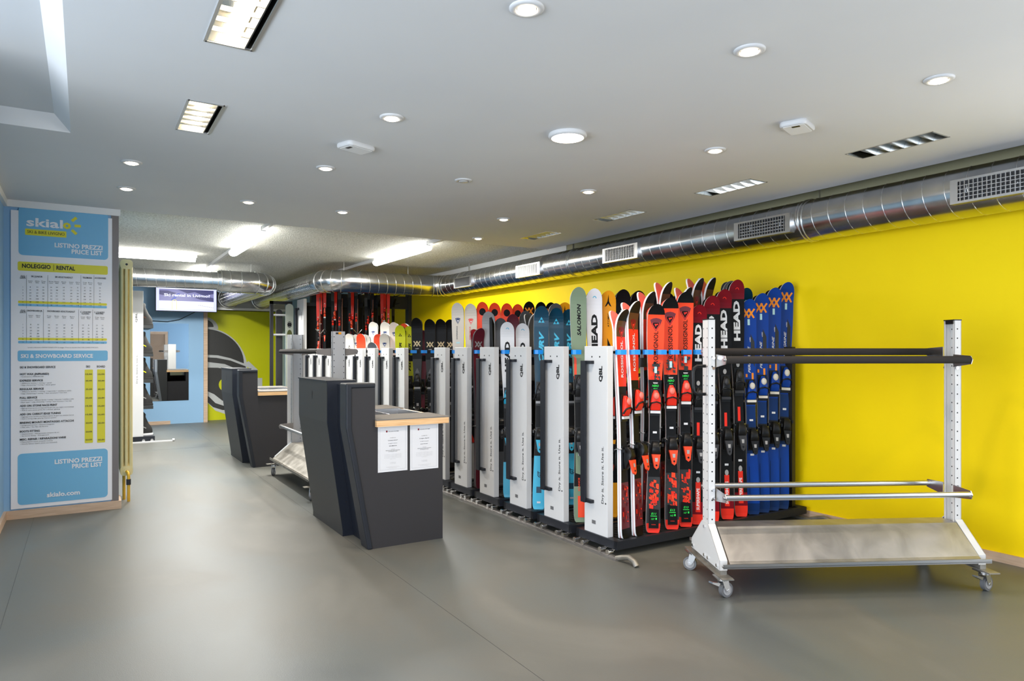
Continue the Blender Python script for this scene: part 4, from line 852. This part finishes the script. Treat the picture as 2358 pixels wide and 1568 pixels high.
pair('charcoal_ski', 1153, 734, F5, 'charcoal ski between the grey one and the maroon one', group=g5)
pair('maroon', 1181, 725, F5, 'maroon ski with a rounded tip', group=g5)
pair('charcoal_ski', 1210, 717, F5, 'charcoal ski right of the maroon one', group=g5)
F6 = 6.32-.285; g6 = 'skis in the sixth storage unit'
pair('rossi_white_blue', 1054, 699, F6, 'tall off-white ski with a blue shield', 1060, group=g6)
pair('rossi_white_red', 1084, 701, F6, 'tall off-white ski with a red shield', group=g6)
for i, (ut, vt_) in enumerate(((1111, 697), (1139, 699), (1167, 700), (1192, 702))):
    pair('blizzard', ut, vt_, F6, 'orange ski with a black disc, %s of the four' % ('leftmost', 'second', 'third', 'rightmost')[i], group=g6)
for i, (ut, vt_) in enumerate(((1218, 696), (1245, 697), (1268, 698))):
    pair('volkl_orange', ut, vt_, F6, 'black ski with orange chevrons, %s of three by the wall' % ('left', 'middle', 'right')[i], group=g6)
F7 = 7.33-.285; g7 = 'black skis before the seventh unit'
for i, (ut, vt_) in enumerate(((960, 733), (990, 736), (1015, 736), (1037, 737))):
    pair('volkl_black', ut, vt_, F7, 'black ski with beige chevrons, %s of four in the gap' % ('leftmost', 'second', 'third', 'rightmost')[i], group=g7)
for i, ut in enumerate((973, 1002)): pair('maroon', ut, 760, 7.35, 'dark red ski seen %s between the black skis' % ('left', 'right')[i], lean=-.02, group=g7)
F8 = 7.78-.285; g8 = 'skis in the far storage units'
pair('yellow', 922, 750, F8, 'yellow-green ski with black letters, left of two', group=g8)
pair('yellow', 943, 752, F8, 'yellow-green ski beside the black skis, right of two', group=g8)
pair('kid_orange', 932, 745, 7.80, 'orange-red ski tip between the two yellow-green skis', lean=-.02, group=g8)
F9 = 8.24-.285
pair('kid_white', 886, 769, F9, 'short white junior ski with a blue shield, low in front', group=g8)
pair('kid_white', 908, 743, F9, 'tall slim white ski beside the yellow-green skis', group=g8)
F10 = 8.68-.285
pair('kid_grey', 858, 789, F10, 'junior ski showing its grey tip, lowest of the row', group=g8)
pair('kid_orange', 872, 770, F10, 'orange junior ski between two white ones', group=g8)
pair('kid_white', 887, 742, F10, 'tall slim white ski, middle of three', group=g8)
F11 = 9.12-.285
pair('kid_orange', 832, 769, F11, 'leftmost orange junior ski', group=g8)
pair('kid_head', 843, 771, F11, 'short white junior ski right of the leftmost orange one', group=g8)
pair('kid_white', 860, 742, F11, 'tall slim white ski, left of three', group=g8)
F12 = 9.58-.285
pair('kid_head', 805, 769, F12, 'small white junior ski with black letters, leftmost white one', group=g8)
pair('kid_white', 821, 771, F12, 'white junior ski tip beside the leftmost orange one', group=g8)
F13 = 10.04-.285
pair('kid_orange', 785, 787, F13, 'small orange ski tip right of the grey rack post', group=g8)
pair('kid_white', 794, 772, F13, 'small white ski tip right of the grey rack post', group=g8)

# ------------------------------------------------------------------ tall unit with hanging touring skis and snowboard
YT = 11.58
tu = thing('ski_storage_unit', 'tall white storage unit at the back with hanging red skis', 'ski rack', (FX, YT, 0))
MB().box((0, -.40, .10), (.05, 0, 2.185)).build('end_panel', 'white_metal', tu, bevel=.003)
MB().box((-.045, -.08, .33), (-.030, -.02, 2.05)).box((-.031, -.02, .33), (-.001, -.016, 2.05)).box((-.031, -.14, 2.02), (-.001, -.02, 2.05)).build('handle', 'anthracite', tu)
m_ = MB(); put_text(m_, 'QBL', (-.0008, -.30, 1.85), (0, 0, 1), (0, 1, 0), .03, .14, 'L', 0, .02); m_.build('lettering', 'ink', tu)
m_ = MB().box((.17, -.24, 2.13), (1.92, -.14, 2.30)).box((.05, -.24, 2.08), (1.9, -.2, 2.13)).box((1.86, -.26, .1), (1.92, -.12, 2.34)).box((.05, -.22, .1), (.10, -.16, 2.13)).box((.05, -.24, 1.30), (1.9, -.2, 1.36)).box((.05, -.22, .6), (1.9, -.18, .66))
m_.build('inner_frame', 'graphite', tu)
MB().box((-.01, -.42, .045), (1.96, .02, .10)).build('base_frame', 'anthracite', tu)
MB().box((.12, -.02, .1), (1.50, .0, 2.15)).build('back_panel', 'black_rubber', tu)  # added dark sheet, stands in for the black depth behind the hanging skis
for i, x in enumerate((.26, .60, .94, 1.28, 1.60)):
    m_ = MB().box((x-.012, -.26, 2.12), (x+.012, -.24, 2.31))
    for zz in (2.15, 2.29): m_.cyl((x, -.25, zz), (x+.02, -.45, zz+.015), .008, 8)
    m_.build('hook', 'graphite', tu)
k = 0
for i, x in enumerate((.22, .46, .74, 1.02, 1.30)):
    for j in range(3):
        k += 1
        place_ski('red_touring' if (i in (0, 4) or (j == 1 and i != 3)) else 'black_touring', FX+x+j*.045, YT-.44-.03*j, 1.46+.06*((i*3+j) % 3), 'slim hanging touring ski, %s of the %s cluster right of the tall panel' % (('left', 'middle', 'right')[j], ('first', 'second', 'third', 'fourth', 'fifth')[i]),
                  zb=.92+.07*((i+j) % 3), rz=-.3-.5*(j % 2), ws=.46, group='touring skis hanging on the tall unit')
for i in range(6): place_ski('black_touring', FX+.25+i*.26, YT-.30, 1.5, 'black touring ski in the dark rear row, %s from the tall panel' % ('first', 'second', 'third', 'fourth', 'fifth', 'sixth')[i], ws=.6, zb=.75, rz=.6, group='touring skis in the dark rear row')
# poles with crossed baskets
for i, x in enumerate((.22, .58, .84, 1.10)):
    px = FX+x; t = thing('ski_pole', 'brown ski pole before the red skis, %s from the tall panel' % ('first', 'second', 'third', 'fourth')[i], 'ski pole', (px, YT-.55, 0), 0, 'ski poles hanging on the tall unit')
    MB().cyl((0, 0, .95), (0, 0, 2.2), .009, 8).build('shaft', 'copper_line', t)
    MB().tube([(-.07, 0, 1.70-.1*(i % 2)), (0, 0, 1.62-.1*(i % 2)), (.07, 0, 1.70-.1*(i % 2))], .007, 6).build('hook', 'steel', t)
# snowboard unit at the left of the tall panel
t = thing('snowboard_rack', 'dark metal rack with white pegs, left of the tall white unit', 'snowboard rack', (2.62, 11.9, 0))
MB().box((.0, 0, 0), (.05, .05, 2.18)).box((.0, .0, 2.13), (.36, .05, 2.18)).box((0, -.06, .0), (.38, .05, .08)).build('frame', 'black_metal', t)
m_ = MB()
for z in (1.95, 1.62): m_.cyl((.05, .02, z), (.34, .02, z), .018, 12)
m_.build('peg', 'white_metal', t)
def snowboard(x, y, z0, L, w, mt, lab, rz=0, decor=True, f1=.83, f2=.745):
    t = thing('snowboard', lab, 'snowboard', (x, y, z0), rz)
    pr = []
    N = 14
    for k in range(N+1): a = PI*k/N; pr.append((w/2*math.cos(a), L-w*.5+w*.5*math.sin(a)))
    for k in range(N+1): a = PI+PI*k/N; pr.append((w/2*math.cos(a), w*.5+w*.5*math.sin(a)))
    MB().prism(pr, lambda a, b: (a, 0, b), lambda a, b: (a, .012, b)).build('deck', mt, t)
    if decor:
        m_ = MB()
        for k in range(10):
            a = 2*PI*k/10; m_.prism(circle_pts(.03*math.cos(a), L*f1+.05*math.sin(a), .008, 8), lambda p, q: (p, -.002, q), lambda p, q: (p, -.0005, q))
        m_.prism(circle_pts(0, L*f1, .035, 16), lambda p, q: (p, -.002, q), lambda p, q: (p, -.0005, q)); m_.prism(circle_pts(0, L*f2, .042, 20, .09), lambda p, q: (p, -.002, q), lambda p, q: (p, -.0005, q), 1)
        m_.build('graphics', ['ink', 'olive'], t)
snowboard(2.925, 11.87, .08, 2.06, .13, 'pale_board', 'pale greenish snowboard with round dark logos standing at the back')
snowboard(2.80, 12.05, .0, 2.05, .12, 'ski_grey', 'dark snowboard standing behind the pale one', .3, False)

# ------------------------------------------------------------------ left boot unit
ub = thing('boot_storage_unit', 'white storage unit with snowboard boots on dark shelves at left', 'shoe rack', (.49, 11.6, 0))
MB().box((0, 0, .085), (.25, .05, 2.235)).build('end_panel', 'white_metal', ub, bevel=.003)
MB().box((.045, -.045, .45), (.095, -.03, 1.95)).box((.045, -.031, .45), (.05, 0, 1.95)).build('handle', 'anthracite', ub)
m_ = MB(); put_text(m_, 'QBL', (.17, -.0008, 1.77), (0, 0, 1), (-1, 0, 0), .024, .14, 'L', 0, .02); put_text(m_, 'Dry it. Store it. Use it.', (.175, -.0008, .87), (0, 0, 1), (-1, 0, 0), .018, .42)
m_.box((.06, -.0012, .15), (.11, 0, .18)); m_.build('lettering', 'ink', ub)
SH = [1.735, 1.31, .92, .53, .145]
for z in SH[:4]:
    MB().box((.0, .05, z-.045), (.385, 1.1, z)).build('shelf', 'graphite', ub)
MB().box((-.02, -.02, .02), (.40, 1.15, .085)).build('base_frame', 'anthracite', ub)
MB().cyl((.25, -.05, .03), (.25, .0, .03), .02, 12).cyl((.36, -.05, .03), (.36, .0, .03), .02, 12).build('roller', 'chrome', ub)
MB().box((-.05, .0, .085), (.0, 1.1, 2.2)).build('inner_frame', 'black_metal', ub)
tag(MB().box((-.4, 11.5, 0), (1.12, 11.55, .018)).cyl((1.12, 11.525, .02), (1.15, 11.525, .02), .02, 10).build('floor_rail', 'white_metal'), 'white floor rail under the boot unit', 'rail')
def boot_proto():
    t = thing('snowboard_boot', '', 'boot')
    E = lambda cx, rx, ry, z, n=20: [(cx+rx*math.copysign(abs(math.cos(2*PI*k/n))**.8, math.cos(2*PI*k/n)), ry*math.sin(2*PI*k/n), z) for k in range(n)]
    MB().loft([E(.0, .155, .058, 0), E(0, .160, .060, .015), E(0, .155, .058, .032)]).build('sole', 'black_rubber', t)
    MB().loft([E(0, .150, .058, .03), E(0, .150, .058, .07), E(-.003, .146, .058, .10), E(-.012, .137, .057, .135), E(-.024, .124, .057, .17), E(-.036, .114, .058, .22), E(-.048, .105, .058, .27), E(-.05, .108, .058, .315), E(-.055, .10, .05, .33)]).build('shell', 'black_rubber', t)
    m_ = MB()
    for z in (.15, .185, .22, .255): m_.tube([(.03-(z-.15)*.1, -.03, z), (.036-(z-.15)*.15, 0, z+.01), (.03-(z-.15)*.1, .03, z)], .004, 6)
    m_.build('lace', 'mid_grey', t)
    m_ = MB().prism([(.06, .10), (-.10, .19), (-.10, .205), (.06, .115)], lambda a, b: (a, -.058, b), lambda a, b: (a, -.052, b))
    m_.build('strap', 'brown_dark', t)
    return t
b0 = boot_proto(); first = True
acc = ['brown_dark', 'yellow_ski', 'yellow_ski', 'light_grey', 'light_grey']
wd = ['black and brown', 'black, with a small yellow mark', 'black, with a yellow tag', 'plain black', 'black, white soled']
pos = ['top shelf', 'second shelf', 'third shelf', 'fourth shelf', 'bottom']
for i, z in enumerate(SH):
    for j in range(3):
        b = b0 if first else copy_tree(b0); first = False
        b.location = (.49+.235, 11.78+j*.16, z if i < 4 else .086); b.rotation_euler = (0, 0, 0)
        b['label'] = 'snowboard boot, %s, on the %s, %s' % (wd[i], pos[i], ('nearest', 'middle', 'farthest')[j]); b['group'] = 'snowboard boots on the left shelves'
        for ch in b.children:
            if ch.name.startswith('strap'): ch.data = ch.data.copy(); ch.data.materials[0] = M(acc[i])
            if i == 4 and ch.name.startswith('sole'): ch.data = ch.data.copy(); ch.data.materials[0] = M('ski_white')

# ------------------------------------------------------------------ radiator
t = thing('column_radiator', 'pale yellow tall tubular radiator beside the price list column', 'radiator', (.275, 7.18, 0))
for j in range(10):
    m_ = MB(); y = j*.05
    for x in (.012, .048, .084): m_.tube([(x, y, .28), (x, y, 2.12)], .0138, 12)
    m_.prism(rrect(-.002, 2.09, .098, 2.175, .03), lambda a, b: (a, y-.017, b), lambda a, b: (a, y+.017, b)).prism(rrect(-.002, .225, .098, .31, .03), lambda a, b: (a, y-.017, b), lambda a, b: (a, y+.017, b))
    m_.build('radiator_section', 'cream', t)
MB().cyl((.048, -.017, 2.13), (.048, -.026, 2.13), .022, 20).cyl((.048, -.026, 2.13), (.048, -.03, 2.13), .01, 12, 1).cyl((.048, -.017, .265), (.048, -.03, .265), .024, 20).build('end_plug', ['cream', 'dark_grey'], t)
MB().tube([(.048, -.03, .265), (.058, -.06, .255), (.062, -.065, .22), (.062, -.065, .0)], .013, 12).cyl((.062, -.065, .20), (.062, -.065, .15), .019, 10, 1).tube([(.03, .05, .25), (.03, .05, 0)], .013, 10).build('pipe', ['brass', 'dark_grey'], t)

# ------------------------------------------------------------------ back wall: screen, mirror, mural
x0, zt = 1.08, 2.56
t = thing('television', 'flat screen on the blue wall advertising ski rental', 'television', (1.07, 13.82, 2.06))
w, h_ = 1.02, .52
MB().box((0, 0, 0), (w, .05, h_)).build('housing', 'black_plastic', t, bevel=.004)
MB().box((.4, .05, .15), (.6, YB-13.835, .35)).build('wall_bracket', 'black_metal', t)
m_ = MB(); R, U = (1, 0, 0), (0, 0, 1)
rq = lambda a, b, c, d_, y, mi: m_.add([(a, y*3, b), (c, y*3, b), (c, y*3, d_), (a, y*3, d_)], [(0, 1, 2, 3)], mi)
rq(.012, .012, w-.012, h_-.012, -.001, 0); rq(.06, .05, w-.06, h_-.05, -.002, 1); rq(.06, .19, w-.06, .40, -.003, 3)
for p_ in ([(.35, .40), (.52, .33), (.64, .36), (.80, .30), (.96, .34), (.96, .40)], [(.58, .28), (.72, .23), (.96, .19), (.96, .26), (.8, .30)], [(.06, .30), (.2, .27), (.34, .33), (.2, .37), (.06, .37)]):
    m_.add([(a, -.012, b) for a, b in p_], [tuple(range(len(p_)))], 2)
m_.add([(a, -.015, b) for a, b in ((.24, .20), (.36, .33), (.40, .33), (.30, .20))], [(0, 1, 2, 3)], 4)
put_text(m_, 'Ski rental in Livigno?', (.135, -.024, .27), R, U, .048, .76, 'L', 1, .03)
for a, b in (((.27, .03), (.27, .17)), ((.34, .03), (.34, .17))): m_.add([(a[0]-.004, -.018, a[1]), (a[0]+.004, -.018, a[1]), (b[0]+.004, -.018, b[1]), (b[0]-.004, -.018, b[1])], [(0, 1, 2, 3)], 5)
arcp = [(.305+.039*math.cos(PI*k/8), .17+.045*math.sin(PI*k/8)) for k in range(9)]+[(.305+.031*math.cos(PI*k/8), .17+.037*math.sin(PI*k/8)) for k in range(8, -1, -1)]
m_.add([(a, -.018, b) for a, b in arcp], [tuple(range(len(arcp)))], 5)
for k in range(9): rq(.70+.03*k, .12-.005*k, .715+.03*k, .126-.005*k, -.006, 2)
m_.build('screen', ['scr_pale', 'scr_white', 'scr_dark', 'scr_mid', 'scr_blue', 'scr_yellow'], t)
tag(MB().tube([(1.72, 13.9, 2.06), (1.66, 14.2, 2.02), (1.5, 14.23, 1.93), (1.3, 14.23, 1.89), (1.0, 14.23, 1.90)], .006, 6).build('power_cable', 'black_rubber'), 'thin black cable drooping below the screen', 'cable')
t = thing('wall_mirror', 'rectangular mirror on the blue rear wall', 'mirror', (1.02, YB-.006, .43))
MB().box((0, 0, 0), (.64, .004, 1.43)).build('glass_pane', 'mirror', t)
t = thing('mural_panel', 'lime green panel with a black and white helmet design', 'mural', (0, YB+.35, 0))
MB().box((1.99, 0, .0), (3.33, .03, 2.14)).build('panel', 'lime', t)
def mural(poly, lay, mt, name):
    Y = YB+.35; P_ = []
    for a, b in poly:
        u, v = 260+a*.268, 680+b*.268; x, z = py_(u, v, Y); P_.append((max(x, 1.992), -.0015*lay, max(z, .01)))
    n = len(P_); m_ = MB().add(P_+[(x, y+.0012, z) for x, y, z in P_], [tuple(range(n)), tuple(range(2*n-1, n-1, -1))]+[(k, (k+1) % n, n+(k+1) % n, n+k) for k in range(n)])
    return m_.build(name, mt, t)
def cap(cy, rx, ry, a0=0, a1=90, n=14, cx=780): return [(cx+rx*math.cos(math.radians(a0+(a1-a0)*k/n)), cy-ry*math.sin(math.radians(a0+(a1-a0)*k/n))) for k in range(n+1)]
mural([(780, 290)]+cap(290, 125, 105), 1, 'mural_grey', 'outline')
mural([(780, 272)]+cap(272, 85, 65), 2, 'mural_black', 'bobble')
mural([(780, 660), (1150, 660)]+cap(640, 375, 365), 1.5, 'mural_grey', 'outline')
mural([(780, 510), (900, 515), (1010, 540), (1125, 585)]+cap(585, 345, 297)[1:], 3, 'mural_black', 'helmet')
mural([(780, 532), (890, 537), (1010, 560), (1140, 610), (1145, 640), (1080, 640), (960, 590), (780, 570)], 3, 'mural_black', 'brim_band')
mural([(780, 620), (900, 622), (1000, 640), (1050, 700), (1040, 900), (940, 905), (870, 850), (780, 815)], 2.5, 'mural_black', 'face')
mural([(780, 815), (840, 822), (900, 870), (960, 900), (1100, 900), (1100, 1015), (960, 1018), (880, 990), (780, 900)], 2, 'mural_grey', 'outline')
mural([(780, 862), (825, 870), (880, 925), (950, 948), (1100, 950), (1100, 985), (940, 985), (860, 960), (780, 900)], 3, 'mural_black', 'scarf')
mural([(965+56*math.cos(2*PI*k/24), 768+56*math.sin(2*PI*k/24)) for k in range(24)], 4, 'lime', 'eye')
mural([(1130, 590), (1165, 565), (1245, 640), (1210, 665)], 2, 'mural_grey', 'ray'); mural([(1200, 710), (1283, 710), (1283, 780), (1200, 780)], 2, 'mural_grey', 'ray')
for p in PROTO.values():
    for ch in p.children:
        if ch.name in C.objects: C.objects.unlink(ch)
